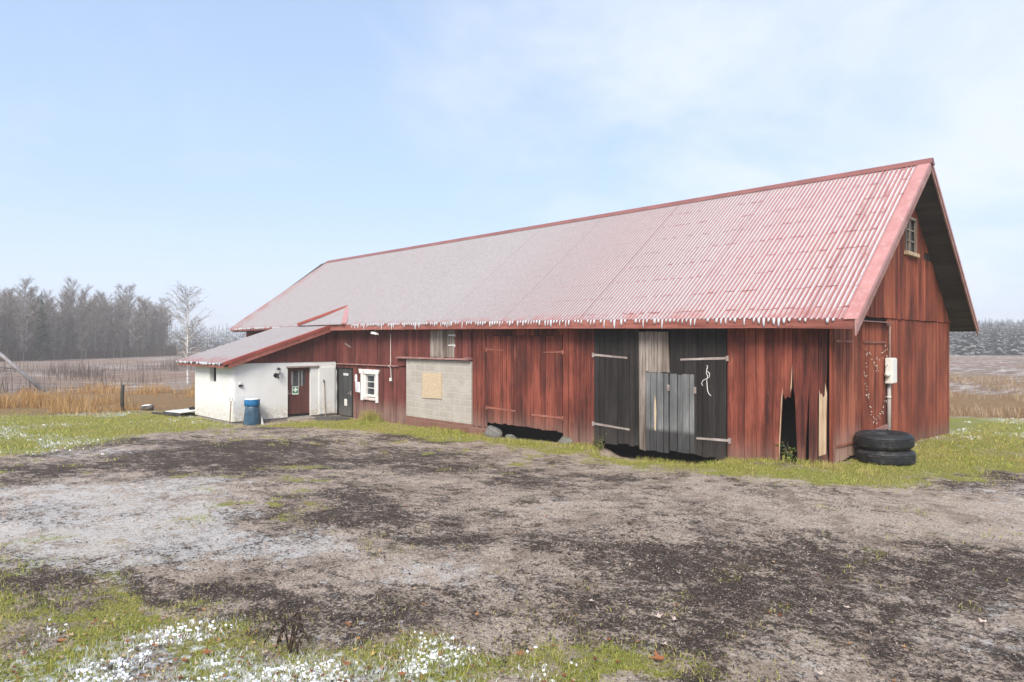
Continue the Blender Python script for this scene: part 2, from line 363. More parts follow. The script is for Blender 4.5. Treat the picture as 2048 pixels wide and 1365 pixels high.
# ------------------------------------------------------------------ terrain
GXP = np.array([-9999,-130,-40,-25,-17,-13,-9,-6,-4,-2,0,4,9999.]); GZP = np.array([-.9,-.6,-.55,-.5,-.5,-.43,-.4,-.3,-.25,-.12,0,.03,.03])
def gz(x, y):
    x = np.asarray(x, float); y = np.asarray(y, float)
    z = np.interp(x, GXP, GZP)
    ny = np.clip((-4-y)/7, 0, 1); z = z*(1-.75*ny*np.where(x > -20, 1, .5))
    fy = np.clip((y-2)/15, 0, 1); z = np.where(z > -.45, z*(1-fy)-.45*fy, z)
    inside = sstep(-np.abs(y-4.3)+4.1, 0, .3)*sstep(-np.abs(x+13.2)+13.0, 0, .3)
    z = z*(1-inside)+(-.55)*inside
    z = z-.20*sstep(x,-5.5,-4.9)*(1-sstep(x,-2.5,-1.9))*np.exp(-((y-.1)/.95)**2)
    far = sstep(np.hypot(x-4.8, y+13), 20, 60)
    z = z+far*(fbm(x, y, .035, 3)-.5)*.5
    near = 1-sstep(np.hypot(x-4.8, y+13), 18, 40)
    z = z+(fbm(x, y, .9, 5)-.5)*.07*near*(1-.6*sstep(y, -1.2, -.2))+(fbm(x, y, 5, 9, 3)-.5)*.028*near
    return z
def gz1(x, y): return float(gz(np.array([x]), np.array([y]))[0])
P_LAWNL=[(-11.0,-14.5),(-11.83,-13.18),(-12.89,-10.92),(-13.62,-9.42),(-15.02,-8.02),(-16.6,-6.42),(-17.3,-4.9),(-17.5,-4.1),(-21.4,-3.4),(-26,2),(-31,-2),(-33,-9),(-38,-22),(-12,-30)]
P_STRIP=[(-17.2,-3.4),(-15.7,-2.9),(-13.58,-1.9),(-10.26,-1.55),(-7.57,-1.25),(-4.99,-1.55),(-2.46,-2.28),(-.5,-2.21),(1.01,-1.48),(1.94,-.02),(2.76,1.18),(4.24,3.23),(9,8),(10,22),(-8,26),(-9,8.8),(-.3,8.8),(0,.05),(-17,.1)]
P_FG=[(-9,-15),(-4.54,-12.77),(-3.16,-12.11),(-1.89,-11.56),(-.82,-11.1),(.21,-10.33),(1.1,-9.75),(2.1,-9.35),(2.96,-9.0),(4.3,-9.2),(7,-10.2),(9,-16),(0,-20)]
P_SNOW=[(-1.9,-12.2),(-1.15,-11.45),(-.24,-10.79),(.82,-10.0),(1.6,-9.75),(2.6,-10.1),(1.5,-12),(-.6,-13)]
P_FRA=[(-9,-12.2),(-9.2,-10.0),(-8.5,-8.3),(-7.2,-7.9),(-6.4,-8.6),(-5.4,-8.9),(-3.76,-8.9),(-2.3,-8.5),(-.7,-8.3),(-.3,-9.0),(-1.9,-10.0),(-3.0,-10.9),(-3.9,-11.9),(-5.4,-12.6)]
P_FRB=[(-13.3,-10.2),(-13.7,-8.2),(-13.07,-7.6),(-11.9,-9.0),(-12.2,-10.5)]
P_FRR=[(1.5,-.7),(2.8,1.2),(5,3),(7,1),(5,-3),(3.3,-3.2),(2.6,-2.2)]
P_DA=[(-11.6,-11.4),(-12.8,-8.2),(-14.32,-5.0),(-11.79,-3.4),(-8.0,-5.6),(-8.0,-8.0),(-9.2,-9.4),(-9.4,-11.6)]
P_DB=[(-4.9,-12.1),(-3.9,-11.65),(-2.49,-10.9),(-1.35,-9.9),(-.2,-9.3),(.2,-9.6),(-.42,-10.1),(-1.57,-10.9),(-2.73,-11.8),(-3.1,-12.4)]
P_DC=[(-1.6,-7.2),(.25,-6.1),(1.6,-5.0),(3.6,-3.6),(6,-3.5),(5,-5.6),(2.84,-6.1),(1.95,-7.3),(.64,-7.95),(-.8,-7.9)]
P_DD=[(.0,-8.9),(.64,-7.9),(1.56,-7.5),(2.76,-7.1),(3.85,-6.4),(7,-5.5),(6,-7.4),(2.99,-7.9),(2.15,-8.5),(1.28,-9.2)]
P_DE=[(-13.28,-3.35),(-8.63,-2.36),(-4.74,-2.8),(-1.51,-4.1),(-2.0,-5.2),(-4.5,-5.0),(-6.0,-6.2),(-8,-5.4)]
P_BE=[(-2.6,-4.4),(.52,-2.7),(2.2,-.6),(4.5,.5),(4.2,-3.2),(1.74,-4.4),(.07,-5.9),(-2,-6.2)]
P_TANL=[(-23.5,-2.4),(-25.2,-5.5),(-26.5,-8.5),(-28,-14),(-40,-18),(-39.5,-5),(-37.5,4),(-29,6),(-24,4)]
P_TANR=[(-3,15.0),(.2,16.6),(3.6,20.9),(12,26),(2,38),(-10,30)]
def masks(x, y):
    nz = fbm(x, y, .8, 21)-.5; nf = fbm(x, y, 3.1, 31)-.5
    def pm(P, w, a=1.2, k=1): return sstep(sdpoly(x, y, P)+nz*a+nf*a*.6, -w*k, w*k)
    d = np.hypot(x-4.8, y+13)
    lawnl = pm(P_LAWNL, .8, 1.5); strip = pm(P_STRIP, .5, 1.4, 1.4); fg = pm(P_FG, .6, 2.0, 1.8)
    thin = sstep(fbm(x, y, 1.9, 79), .30, .56); fg = fg*(.45+.55*thin); strip = strip*(.62+.38*thin); lawnl = lawnl*(.7+.3*thin)
    patch = sstep(fbm(x, y, 2.6, 77), .56, .74)*(.40+.30*sstep(-x,2,6))*sstep(fbm(x,y,.4,78), .36, .6)
    right = sstep(x+y*.3, 4.5, 8)*sstep(y, 0, 3)
    grass = np.clip(np.maximum.reduce([lawnl, strip, fg, patch, right]), 0, 1)
    tan = np.maximum(pm(P_TANL, .8, 2.5), pm(P_TANR, .8, 2.))
    field = sstep(d, 40, 46)
    tan = np.maximum(tan*(1-field), sstep(d, 28, 32)*(1-field)*.7)
    grass = grass*(1-tan)*(1-sstep(d, 30, 36))
    snow = pm(P_SNOW, .3, .8)
    frost = np.maximum.reduce([pm(P_FRA, .6, 2.2, k=1.8)*.72, pm(P_FRB, .4,1.2,k=2.4)*.62, pm(P_FRR, .6, 1.5, k=2.4)*.55, sstep(fbm(x,y,.5,90), .58, .75)*.42])
    frost = np.maximum(frost, .55*sstep(fbm(x, y, .45, 44), .52, .62)*np.maximum(lawnl, sstep(y, 4, 9)*sstep(x, -2, 0)))
    dark = np.maximum.reduce([pm(P_DA,.6,2.2,2.2)*.86, pm(P_DB,.25,1.3,2.6)*.95, pm(P_DC,.5,1.8,2.6)*.82, pm(P_DD,.4,1.6,2.6)*.70, pm(P_DE,.6,2.2,2.6)*.74])
    base = .50+.50*sstep(fbm(x, y, .62, 55), .42, .66)
    dark = np.clip(np.maximum(dark, base*.75)+(fbm(x,y,2.3,57)-.5)*.6-pm(P_BE,.7,1.2,2)*.22-frost*.18, .05, 1)
    field = sstep(d, 40, 46)
    return grass, frost, dark, field, tan, snow
def axis(dense0, dense1, step, lo, hi, g=1.13):
    a = list(np.arange(dense0, dense1, step)); s = step; x = a[-1]
    while x < hi: s *= g; x += s; a.append(x)
    s = step; x = dense0; b = []
    while x > lo: s *= g; x -= s; b.append(x)
    return np.array(b[::-1]+a)
gxs = axis(-9., 6.5, .065, -430, 430, 1.035); gys = axis(-13., -.2, .065, -430, 430, 1.035)
GX, GY = np.meshgrid(gxs, gys); gxf = GX.ravel(); gyf = GY.ravel(); gzf = gz(gxf, gyf)
nx, ny = len(gxs), len(gys); ii = (np.arange(ny-1)[:,None]*nx+np.arange(nx-1)[None,:]).ravel()
def groundmat():
    t = NT('yard_ground'); v = t.coord()
    def att(n):
        a = t.n('ShaderNodeAttribute'); a.attribute_name = n; s = t.n('ShaderNodeSeparateColor'); lk(t.nt, a.outputs['Color'], s.inputs[0]); return s.outputs
    g,fr,dk = att('m1'); fi,ta,sn = att('m2')
    n60 = t.noise(v, 42, 7, .72); n12 = t.noise(v, 11, 6, .65); n4 = t.noise(v, 2.5, 5, .6); n150 = t.noise(v, 150, 4, .7)
    vor = t.n('ShaderNodeTexVoronoi'); t.put(vor.inputs['Vector'], v); vor.inputs['Scale'].default_value = 75
    peb = t.xyz(vor.outputs['Color'])[0]
    beige = t.ramp(t.math('ADD', t.math('MULTIPLY', n150, .5), t.math('MULTIPLY', peb, .5)), [(.2,(.25,.19,.145)),(.5,(.45,.36,.285)),(.8,(.66,.55,.455))])
    beige = t.mix(t.math('MULTIPLY', t.rng(t.noise(v, 1.4, 7, .7), .48, .62), .6), beige, (.20,.145,.105))
    darkc = t.ramp(t.math('ADD', t.math('MULTIPLY', n60, .6), t.math('MULTIPLY', peb, .4)), [(.25,(.015,.010,.0065)),(.58,(.044,.029,.019)),(.8,(.16,.11,.08))])
    n1 = t.noise(v, .9, 4, .6); ns = t.noise(t.mapv(v, (1.0,3.2,1), rot=(0,0,-.6)), 2.2, 6, .7)
    n25 = t.noise(v, 24, 7, .8); nb = t.noise(v, 5.5, 8, .75)
    N0 = t.math('ADD', t.math('ADD', t.math('MULTIPLY', n25, .45), t.math('MULTIPLY', nb, .35)), t.math('MULTIPLY', ns, .20))
    N = t.math('ADD', t.math('MULTIPLY', t.math('SUBTRACT', N0, .5), 2.7), .5)
    N = t.math('ADD', N, t.math('MULTIPLY', t.math('SUBTRACT', peb, .5), .10))
    dth = t.rng(t.math('ADD', N, t.math('MULTIPLY', t.math('SUBTRACT', dk, .5), .42)), .44, .60)
    col = t.mix(t.math('MULTIPLY', dth, .95), beige, darkc)
    M0 = t.math('ADD', t.math('ADD', t.math('MULTIPLY', t.noise(t.mapv(v,(1,1,1),(7,3,0)), 20, 7, .8), .45), t.math('MULTIPLY', t.noise(t.mapv(v,(1,1,1),(2,9,0)), 4.5, 8, .75), .35)), t.math('MULTIPLY', ns, .20))
    M = t.math('ADD', t.math('MULTIPLY', t.math('SUBTRACT', M0, .5), 2.4), .5)
    ff = t.math('MULTIPLY', t.rng(t.math('ADD', M, t.math('MULTIPLY', t.math('SUBTRACT', fr, .5), .50)), .49, .66), .8)
    gr = t.ramp(n60, [(.3,(.09,.10,.018)),(.5,(.23,.24,.04)),(.7,(.42,.37,.12))])
    gf = t.rng(t.math('ADD', N, t.math('MULTIPLY', t.math('SUBTRACT', g, .5), .85)), .48, .62)
    col = t.mix(gf, col, gr)
    col = t.mix(ff, col, t.ramp(n150, [(.3,(.52,.48,.44)),(.7,(.74,.715,.69))]))
    tc = t.ramp(t.noise(v, 6, 6, .7), [(.3,(.17,.095,.04)),(.7,(.33,.21,.095))]); col = t.mix(t.rng(ta, .2, .7), col, tc)
    # ploughed field with frost on the furrow tops
    fv = t.mapv(v, (.55,.09,1), rot=(0,0,.25)); fn = t.noise(fv, 3.2, 8, .72); fb = t.noise(v, .06, 4, .6)
    fc = t.ramp(fn, [(.35,(.12,.085,.065)),(.5,(.25,.185,.145)),(.62,(.36,.28,.22))])
    fc = t.mix(t.rng(t.math('ADD', fn, t.math('MULTIPLY', fb, .35)), .68, .86), fc, (.60,.57,.56))
    fc = t.mix(t.math('MULTIPLY', t.rng(t.noise(v, .045, 3), .45, .6), .55), fc, (.26,.15,.095))
    col = t.mix(fi, col, fc)
    col = t.mix(t.math('MULTIPLY', t.rng(t.math('ADD', t.math('MULTIPLY', n12, .8), t.math('MULTIPLY', sn, .5)), .86, 1.05), sn), col, (.78,.79,.81))
    t.bump(t.math('ADD', n60, t.math('ADD', t.math('MULTIPLY', n12, .8), t.math('MULTIPLY', peb, .35))), .9, .035)
    return t.out(col, .92)
ground = np_mesh('ground', np.stack([gxf,gyf,gzf],1), np.stack([ii,ii+1,ii+nx+1,ii+nx],1), None, groundmat(), None, True)
kind(ground, 'structure')
mk = masks(gxf, gyf)
for nm, tr in (('m1', mk[:3]), ('m2', mk[3:])):
    ca = ground.data.color_attributes.new(nm, 'FLOAT_COLOR', 'POINT')
    ca.data.foreach_set('color', np.stack([*tr, np.ones_like(gxf)],1).astype(np.float32).ravel())
# ------------------------------------------------------------------ barn
barn = thing('barn', 'long red timber barn with frosted corrugated roof and icicles along its eave', 'barn')
EX = np.array([-30,-27.5,-25,-15,-10.75,-6.7,-3.7,-1.4,.63]); EZ = np.array([2.89,2.89,2.92,2.93,2.89,2.86,2.82,2.79,2.73])
def ez(x): return float(np.interp(x, EX, EZ))
RY, RZ, EY, EY2, EZ2 = 4.28, 6.44, -.44, 8.93, 2.69
def roofz(x, y):
    if y <= RY: return ez(x)+(RZ-ez(x))*(y-EY)/(RY-EY)
    return RZ+(EZ2-RZ)*(y-RY)/(EY2-RY)
def splits(a, b, w, cuts=(), jit=.25):
    xs = [a]; x = a; sg = 1 if b > a else -1
    while True:
        x += sg*w*random.uniform(1-jit, 1+jit)
        if (b-x)*sg < w*.5: break
        xs.append(x)
    xs.append(b)
    for c in cuts:
        if min(a,b) < c < max(a,b):
            xs = [q for q in xs if abs(q-c) > w*.3 or q in (a,b)]+[c]
    return sorted(set(xs))
def boardsF(mb, a, b, zb, zt, w=.17, t=.028, y=0, holes=(), jb=.02, gap=.006, seed=None):
    if seed is not None: random.seed(seed)
    cuts = [c for h in holes for c in h[:2]]; xs = splits(a, b, w, cuts)
    fb = zb if callable(zb) else (lambda x: zb); ft = zt if callable(zt) else (lambda x: zt)
    for x0,x1 in zip(xs, xs[1:]):
        g = gap*random.uniform(.3,1.6); d = random.uniform(-.009,.009); m = (x0+x1)/2
        segs = [(fb(m)+random.uniform(-jb,jb), ft(m))]
        for h in holes:
            if h[0]-.001 < m < h[1]+.001: segs = [(segs[0][0],h[2]),(h[3],segs[-1][1])]
        for z0,z1 in segs:
            if z1-z0 > .03: 
                dz = random.uniform(-.006,.006)
                mb.hexa([(x0+g,y-t+d,z0+dz),(x1-g,y-t+d,z0-dz),(x1-g,y+d,z0-dz),(x0+g,y+d,z0+dz),(x0+g,y-t+d,z1),(x1-g,y-t+d,z1),(x1-g,y+d,z1),(x0+g,y+d,z1)])
def boardsG(mb, a, b, zb, zt, w=.17, t=.028, x=0, holes=(), jb=.02, gap=.006, seed=None):
    if seed is not None: random.seed(seed)
    cuts = [c for h in holes for c in h[:2]]; ys = splits(a, b, w, cuts)
    fb = zb if callable(zb) else (lambda q: zb); ft = zt if callable(zt) else (lambda q: zt)
    for y0,y1 in zip(ys, ys[1:]):
        g = gap*random.uniform(.3,1.6); d = random.uniform(-.009,.009); m = (y0+y1)/2
        zz0 = fb(m)+random.uniform(-jb,jb); segs = [(zz0, zz0, ft(y0+g), ft(y1-g))]
        for h in holes:
            if h[0]-.001 < m < h[1]+.001: segs = [(zz0,zz0,h[2],h[2]),(h[3],h[3],ft(y0+g),ft(y1-g))]
        for p,q,r,s in segs:
            if max(r,s)-p > .03:
                mb.hexa([(x+d,y0+g,p),(x+t+d,y0+g,p),(x+t+d,y1-g,q),(x+d,y1-g,q),(x+d,y0+g,r),(x+t+d,y0+g,r),(x+t+d,y1-g,s),(x+d,y1-g,s)])
TOP = 2.98
# front wall, plank by plank, in the sections between the openings
m = MB(); boardsF(m, -26.35, -18.12, -.5, TOP, .18, seed=1); boardsF(m, -18.05, -13.53, -.52, 1.47, .19, holes=[(-18.05,-16.9,-.6,1.36),(-16.22,-15.3,.26,1.28)], jb=.03, seed=2)
boardsF(m, -18.05, -10.24, 1.50, TOP, .2, y=-.004, holes=[(-12.26,-11.03,1.5,2.7)], seed=3)
m.build('front_wall', REDB, barn)['label'] = 'brownish red planking between the white annex and the block wall'
m = MB(); boardsF(m, -10.22, -9.56, -.17, TOP, .16, seed=4); boardsF(m, -6.64, -5.62, lambda x: -.28+.03*(x+6), TOP, .17, jb=.035, seed=5)
boardsF(m, -9.56, -6.64, 2.5, TOP, .15, y=-.003, seed=45)
m.build('front_wall', RED, barn)['label'] = 'red planks framing the red double doors'
# broken planking at the right end
m = MB(); random.seed(6)
def bp(pts, t=.028, d=0): m.polyXZ(pts, -t+d, d)
bp([(-2.06,-.10),(-1.92,-.11),(-1.92,TOP),(-2.06,TOP)]); bp([(-1.912,-.12),(-1.69,-.10),(-1.69,TOP),(-1.912,TOP)], d=-.004)
bp([(-1.68,-.11),(-1.44,-.13),(-1.45,TOP),(-1.68,TOP)], d=.003); bp([(-1.422,-.10),(-1.25,-.12),(-1.25,TOP),(-1.43,TOP)], d=-.005)
bp([(-1.243,-.12),(-1.09,-.10),(-1.08,TOP),(-1.243,TOP)], d=.002)
bp([(-1.08,-.11),(-.955,-.10),(-.94,.35),(-.90,1.16),(-.885,1.34),(-.84,1.2),(-.79,1.26),(-.74,1.24),(-.72,1.38),(-.70,1.9),(-.70,TOP),(-1.07,TOP)], d=-.003)
bp([(-.60,.05),(-.455,.02),(-.41,1.05),(-.38,1.5),(-.40,TOP),(-.69,TOP),(-.69,1.78),(-.672,1.42),(-.65,1.28)], d=.004)
bp([(-.375,-.03),(-.20,-.02),(-.21,.25),(-.22,1.25),(-.20,1.36),(-.21,TOP),(-.39,TOP),(-.372,1.5)], d=-.004)
bp([(-.192,-.02),(-.02,-.01),(-.05,.3),(-.04,1.35),(-.06,1.53),(-.02,TOP),(-.2,TOP),(-.195,1.4)], d=.003)
brk = m.build('front_wall', RED, barn); brk['label'] = 'red planks with a jagged black hole broken through them'
m = MB(); m.polyXZ([(-.195,.16),(-.06,.22),(-.055,.9),(-.045,1.36),(-.075,1.55),(-.085,1.32),(-.115,1.28),(-.14,1.36),(-.165,1.33),(-.185,1.42),(-.19,.9)], -.034, -.026)
m.build('split_plank', PALEW, brk)['label'] = 'pale freshly splintered plank face'
m = MB(); m.polyXZ([(-.951,.0),(-.937,.35),(-.897,1.16),(-.886,1.42),(-.918,1.2),(-.958,.35)], -.036, -.028); m.polyXZ([(-.735,1.36),(-.70,1.88),(-.705,1.45)], -.036,-.028)
m.build('split_plank', PALEW, brk)['label'] = 'pale splintered edge of the hole'
# concrete block wall with boarded window
m = MB(); z0,z1=-.13,1.755
m.polyXZ([(-13.53,z0),(-10.24,z0),(-10.24,z1),(-13.53,z1)], -.055, .10)
bw = m.build('block_wall', BLOCK, barn, bevel=.012); bw['label'] = 'grey concrete block wall patched into the planking'
m = MB(); m.polyXZ([(-13.53,-.55),(-9.50,-.55),(-9.50,-.19),(-10.23,-.185),(-10.23,-.131),(-13.53,-.131)], -.062, .16); m.build('block_footing', BLOCKR, bw, bevel=.015)
m = MB(); m.hexa([(-12.62,-.085,.52),(-11.62,-.085,.55),(-11.62,-.054,.55),(-12.62,-.054,.52),(-12.61,-.085,1.33),(-11.62,-.085,1.35),(-11.62,-.054,1.35),(-12.61,-.054,1.33)])
m.build('window_board', OSB, bw)
m = MB(); m.hexa([(-14.0,-.17,1.775),(-10.20,-.17,1.775),(-10.20,.0,1.81),(-14.0,.0,1.81),(-14.0,-.17,1.80),(-10.20,-.17,1.80),(-10.20,.0,1.835),(-14.0,.0,1.835)])
m.box(-10.45,-10.22,-.15,-.03,1.825,1.855); m.build('drip_board', BARGE, bw)
m = MB(); m.hexa([(-18.0,-.10,1.475),(-13.98,-.10,1.485),(-13.98,-.004,1.50),(-18.0,-.004,1.49),(-18.0,-.10,1.50),(-13.98,-.10,1.512),(-13.98,-.004,1.527),(-18.0,-.004,1.517)])
m.build('drip_board', BARGE, barn)
# loft hatch
m = MB(); boardsF(m, -12.25, -11.04, 1.84, 2.69, .17, .03, -.012, gap=.006, seed=8); ht = m.build('loft_hatch', GREYW, barn)
for z in (2.53, 2.22):
    m = MB(); m.box(-11.32,-11.0,-.058,-.044,z-.018,z+.018); m.box(-11.02,-10.985,-.065,-.044,z-.05,z+.03); m.build('strap_hinge', WHITEP, ht)
# red double doors
def strap(par, x0, z0, x1, z1, mat, y=-.062, w=.055, pin=True):
    m = MB(); d = .012
    m.hexa([(x0,y,z0-w/2),(x1,y,z1-w*.38),(x1,y+d,z1-w*.38),(x0,y+d,z0-w/2),(x0,y,z0+w/2),(x1,y,z1+w*.38),(x1,y+d,z1+w*.38),(x0,y+d,z0+w/2)])
    if pin: s = -1 if x1 > x0 else 1; m.box(min(x0,x0+s*.05),max(x0,x0+s*.05),y-.012,y+d+.01,z0-.06,z0+.05)
    return m.build('strap_hinge', mat, par)
m = MB(); boardsF(m, -9.55, -7.96, lambda x: -.0+.03*(x+9.5)/1.5, 2.49, .145, .03, -.02, seed=9); dl = m.build('barn_door', RED, barn); dl['label']='left leaf of the red double doors'
m = MB(); boardsF(m, -7.95, -6.65, .0, 2.49, .14, .03, -.018, seed=10); dr = m.build('barn_door', RED, barn); dr['label']='right leaf of the red double doors'
strap(dl,-9.53,.43,-8.36,.41,STRAPR); strap(dr,-6.64,.36,-7.74,.36,STRAPR); strap(dl,-9.53,2.11,-8.85,2.09,STRAPR,w=.04); strap(dr,-6.64,2.07,-7.3,2.05,STRAPR,w=.04)
# black double doors with weathered boards and grey wicket doors
m = MB(); boardsF(m, -5.61, -4.27, lambda x:-.12+.02*random.random(), 2.62, .17, .03, -.02, jb=.03, seed=11); bl = m.build('barn_door', BLACK, barn); bl['label']='tarred black left door leaf'
m = MB(); boardsF(m, -3.44, -2.07, lambda x:-.13, 2.62, .17, .03, -.02, holes=[(-3.44,-2.86,-.3,1.60)], jb=.03, seed=12); br = m.build('barn_door', BLACK, barn); br['label']='tarred black right door leaf'
m = MB(); boardsF(m, -5.62, -2.06, 2.63, TOP, .2, .028, -.004, seed=13); m.build('lintel_boards', REDB, barn)
m = MB(); m.polyXZ([(-4.26,-.16),(-4.09,-.19),(-4.09,2.56),(-4.27,2.57)], -.052,-.022); m.polyXZ([(-4.085,1.66),(-3.985,1.64),(-3.985,2.575),(-4.085,2.57)], -.050,-.02)
m.polyXZ([(-3.98,1.63),(-3.77,1.64),(-3.78,1.8),(-3.78,2.57),(-3.98,2.565)], -.054,-.024); m.polyXZ([(-3.765,1.62),(-3.60,1.65),(-3.45,1.64),(-3.46,1.75),(-3.49,2.56),(-3.77,2.56)], -.050,-.02)
m.build('weathered_boards', GREYW, bl)
m = MB(); boardsF(m, -4.075, -3.60, -.16, 1.625, .16, .03, -.03, jb=.015, seed=14); w1 = m.build('wicket_door', GREYP, barn); w1['label']='left grey wicket leaf with a pale split'
m = MB(); m.polyXZ([(-3.84,.33),(-3.80,.30),(-3.785,.75),(-3.80,1.0),(-3.83,1.12),(-3.845,.8)], -.066,-.058); m.build('split_plank', OSB, w1)
m = MB(); m.polyXZ([(-3.585,-.17),(-3.47,-.17),(-3.48,1.62),(-3.585,1.62)], -.058,-.03); m.build('wicket_door', GREYP, barn)['label']='narrow grey cover strip between the wicket leaves'
m = MB(); boardsF(m, -3.44, -2.82, -.11, 1.62, .16, .03, -.03, jb=.015, seed=15); w2 = m.build('wicket_door', GREYP, barn); w2['label']='right grey wicket leaf'
for p,x,z in ((w2,-2.80,1.28),(w1,-3.47,1.30)):
    m = MB(); m.box(x-.03,x+.03,-.075,-.061,z-.07,z+.07); m.build('hinge', STRAP, p)
strap(bl,-5.60,2.01,-4.60,1.95,STRAP); strap(bl,-5.60,.31,-4.53,.26,STRAP); strap(br,-2.07,1.99,-3.17,1.94,STRAP); strap(br,-2.02,.27,-2.77,.24,STRAP)
m = MB(); m.bar((-5.25,-.10,-.42),(-5.42,-.02,-.05),.04,.03); m.build('door_prop', GREYW, barn)
# gable end
def gb(y): return float(np.interp(y, [0,1.5,4.2,8.56],[.0,-.02,-.1,-.26]))
m = MB(); boardsG(m, 3.27, 8.56, gb, 2.84, .155, jb=.035, seed=20);
m.build('gable_wall', REDG, barn)
m = MB(); m.polyYZ([(-.03,-.02),(.06,0),(.06,2.84),(-.03,2.84)], .0,.034); m.build('corner_board', REDG, barn)
m = MB(); m.polyYZ([(3.20,.0),(3.265,.0),(3.265,2.84),(3.20,2.84)], .0,.03); m.build('door_post', REDG, barn)
def gtop(y): return roofz(0, y)-.13
m = MB(); boardsG(m, -.02, 8.56, 2.855, gtop, .16, x=.022, holes=[(4.42,5.28,4.45,5.32),(6.0,6.7,4.38,4.56)], jb=.01, seed=21); gu = m.build('gable_wall', REDG, barn); gu['label'] = 'upper gable planking above the seam'
m = MB(); boardsG(m, .07, 1.50, lambda y:.03+.04*y, 2.66, .16, .03, .012, jb=.03, seed=22); gd1 = m.build('gable_door', REDW, barn); gd1['label']='weathered gable door leaf at the corner'
m = MB(); boardsG(m, 1.64, 3.19, .42, 2.74, .16, .03, .0, seed=23); gd2 = m.build('gable_door', REDG, barn); gd2['label']='gable door leaf hung with string lights'
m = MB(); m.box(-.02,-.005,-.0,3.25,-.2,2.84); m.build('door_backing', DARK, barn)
def strapG(par, y0, z0, y1, z1, mat, x=.05, w=.05):
    m = MB(); m.hexa([(x,y0,z0-w/2),(x+.014,y0,z0-w/2),(x+.014,y1,z1-w*.4),(x,y1,z1-w*.4),(x,y0,z0+w/2),(x+.014,y0,z0+w/2),(x+.014,y1,z1+w*.4),(x,y1,z1+w*.4)]); return m.build('strap_hinge', mat, par)
strapG(gd1,.12,2.35,1.0,2.34,STRAPR,.058); strapG(gd1,.15,.36,1.1,.34,STRAPR,.058); strapG(gd2,1.68,2.33,3.05,2.32,STRAPR,.045); 
m = MB(); m.hexa([(.03,.10,2.755),(.14,.10,2.745),(.14,3.22,2.745),(.03,3.22,2.755),(.03,.10,2.775),(.14,.10,2.765),(.14,3.22,2.765),(.03,3.22,2.775)]); m.build('drip_board', BARGE, barn)
m = MB(); m.bar((.09,1.66,.40),(.05,3.12,.47),.05,.09); m.build('sill_board', BARGE, barn)
# gable window
gw = MB(); X0=.03
gw.box(X0,X0+.05,4.42,4.49,4.47,5.30); gw.box(X0,X0+.05,5.21,5.28,4.47,5.30); gw.box(X0,X0+.05,4.49,5.21,5.24,5.30)
gwo = gw.build('gable_window', GREYW, barn)
m = MB(); m.box(X0-.03,X0-.02,4.45,5.25,4.45,5.28); m.build('pane', GLASS, gwo)
m = MB(); m.box(X0-.015,X0+.02,4.83,4.87,4.47,5.24)
for z in (4.72,4.98): m.box(X0-.015,X0+.016,4.49,5.21,z,z+.03)
m.build('glazing_bar', GREYW, gwo)
m = MB(); m.box(X0+.002,X0+.10,4.36,5.34,4.37,4.455); m.build('sill', PALEW, gwo)
m = MB(); m.box(.0,.012,6.02,6.68,4.385,4.555); m.box(.03,.055,6.45,6.49,4.37,4.58); m.box(.02,.05,6.1,6.5,4.365,4.38); m.build('vent_opening', SOFF, barn)
# remaining walls and floor close the barn
m = MB(); m.box(-26.4,0,8.56,8.62,-.6,2.95); boardsF(m,-26.4,0,-.45,2.95,.3,y=8.66); m.build('back_wall', REDB, barn)
m = MB(); m.polyYZ([(0,-.6),(8.6,-.6),(8.6,2.9),(4.28,6.3),(0,2.9)], -26.44,-26.38); m.build('end_wall', REDB, barn)
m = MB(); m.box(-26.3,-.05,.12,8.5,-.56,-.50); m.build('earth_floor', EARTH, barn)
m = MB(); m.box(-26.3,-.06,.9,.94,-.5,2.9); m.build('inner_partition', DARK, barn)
# roof
def corrug(rows, x0, x1, mat, name, parent, h=.024, xl=None):
    # rows: list of functions x -> (y,z), eave to ridge; xl: left limits per row
    k0 = math.floor(x0/PITCH); k1 = math.ceil(x1/PITCH); xs = []; hs = []
    for k in range(k0, k1+1):
        for u,hh in ((.0,0),(.44,0),(.57,1),(.88,1)):
            x = (k+u)*PITCH
            if x0 <= x <= x1: xs.append(x); hs.append(hh*h)
    n = len(xs); V = []; Q = []
    for j,fn in enumerate(rows):
        for x,hh in zip(xs,hs):
            y,z = fn(x); V.append((max(x, xl[j]) if xl else x, y, z+hh))
    for j in range(len(rows)-1):
        for i in range(n-1): a = j*n+i; Q.append((a,a+1,a+n+1,a+n))
    V = [tuple(np.array(v)-np.array(ORG[parent.name])) for v in V]
    return np_mesh(name, V, Q, None, mat, parent)
def rowf(t): return lambda x: (EY+(RY-EY)*t+.0, ez(x)+(RZ-ez(x))*t)
def rowb(t): return lambda x: (RY+(EY2-RY)*t, RZ+(EZ2-RZ)*t)
ts = [0,.25,.5,.75,.995]
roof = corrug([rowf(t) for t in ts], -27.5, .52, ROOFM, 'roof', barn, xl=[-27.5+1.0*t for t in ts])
corrug([rowb(t) for t in (0.005,.5,1)], -27.0, .52, ROOFM, 'back_slope', roof)
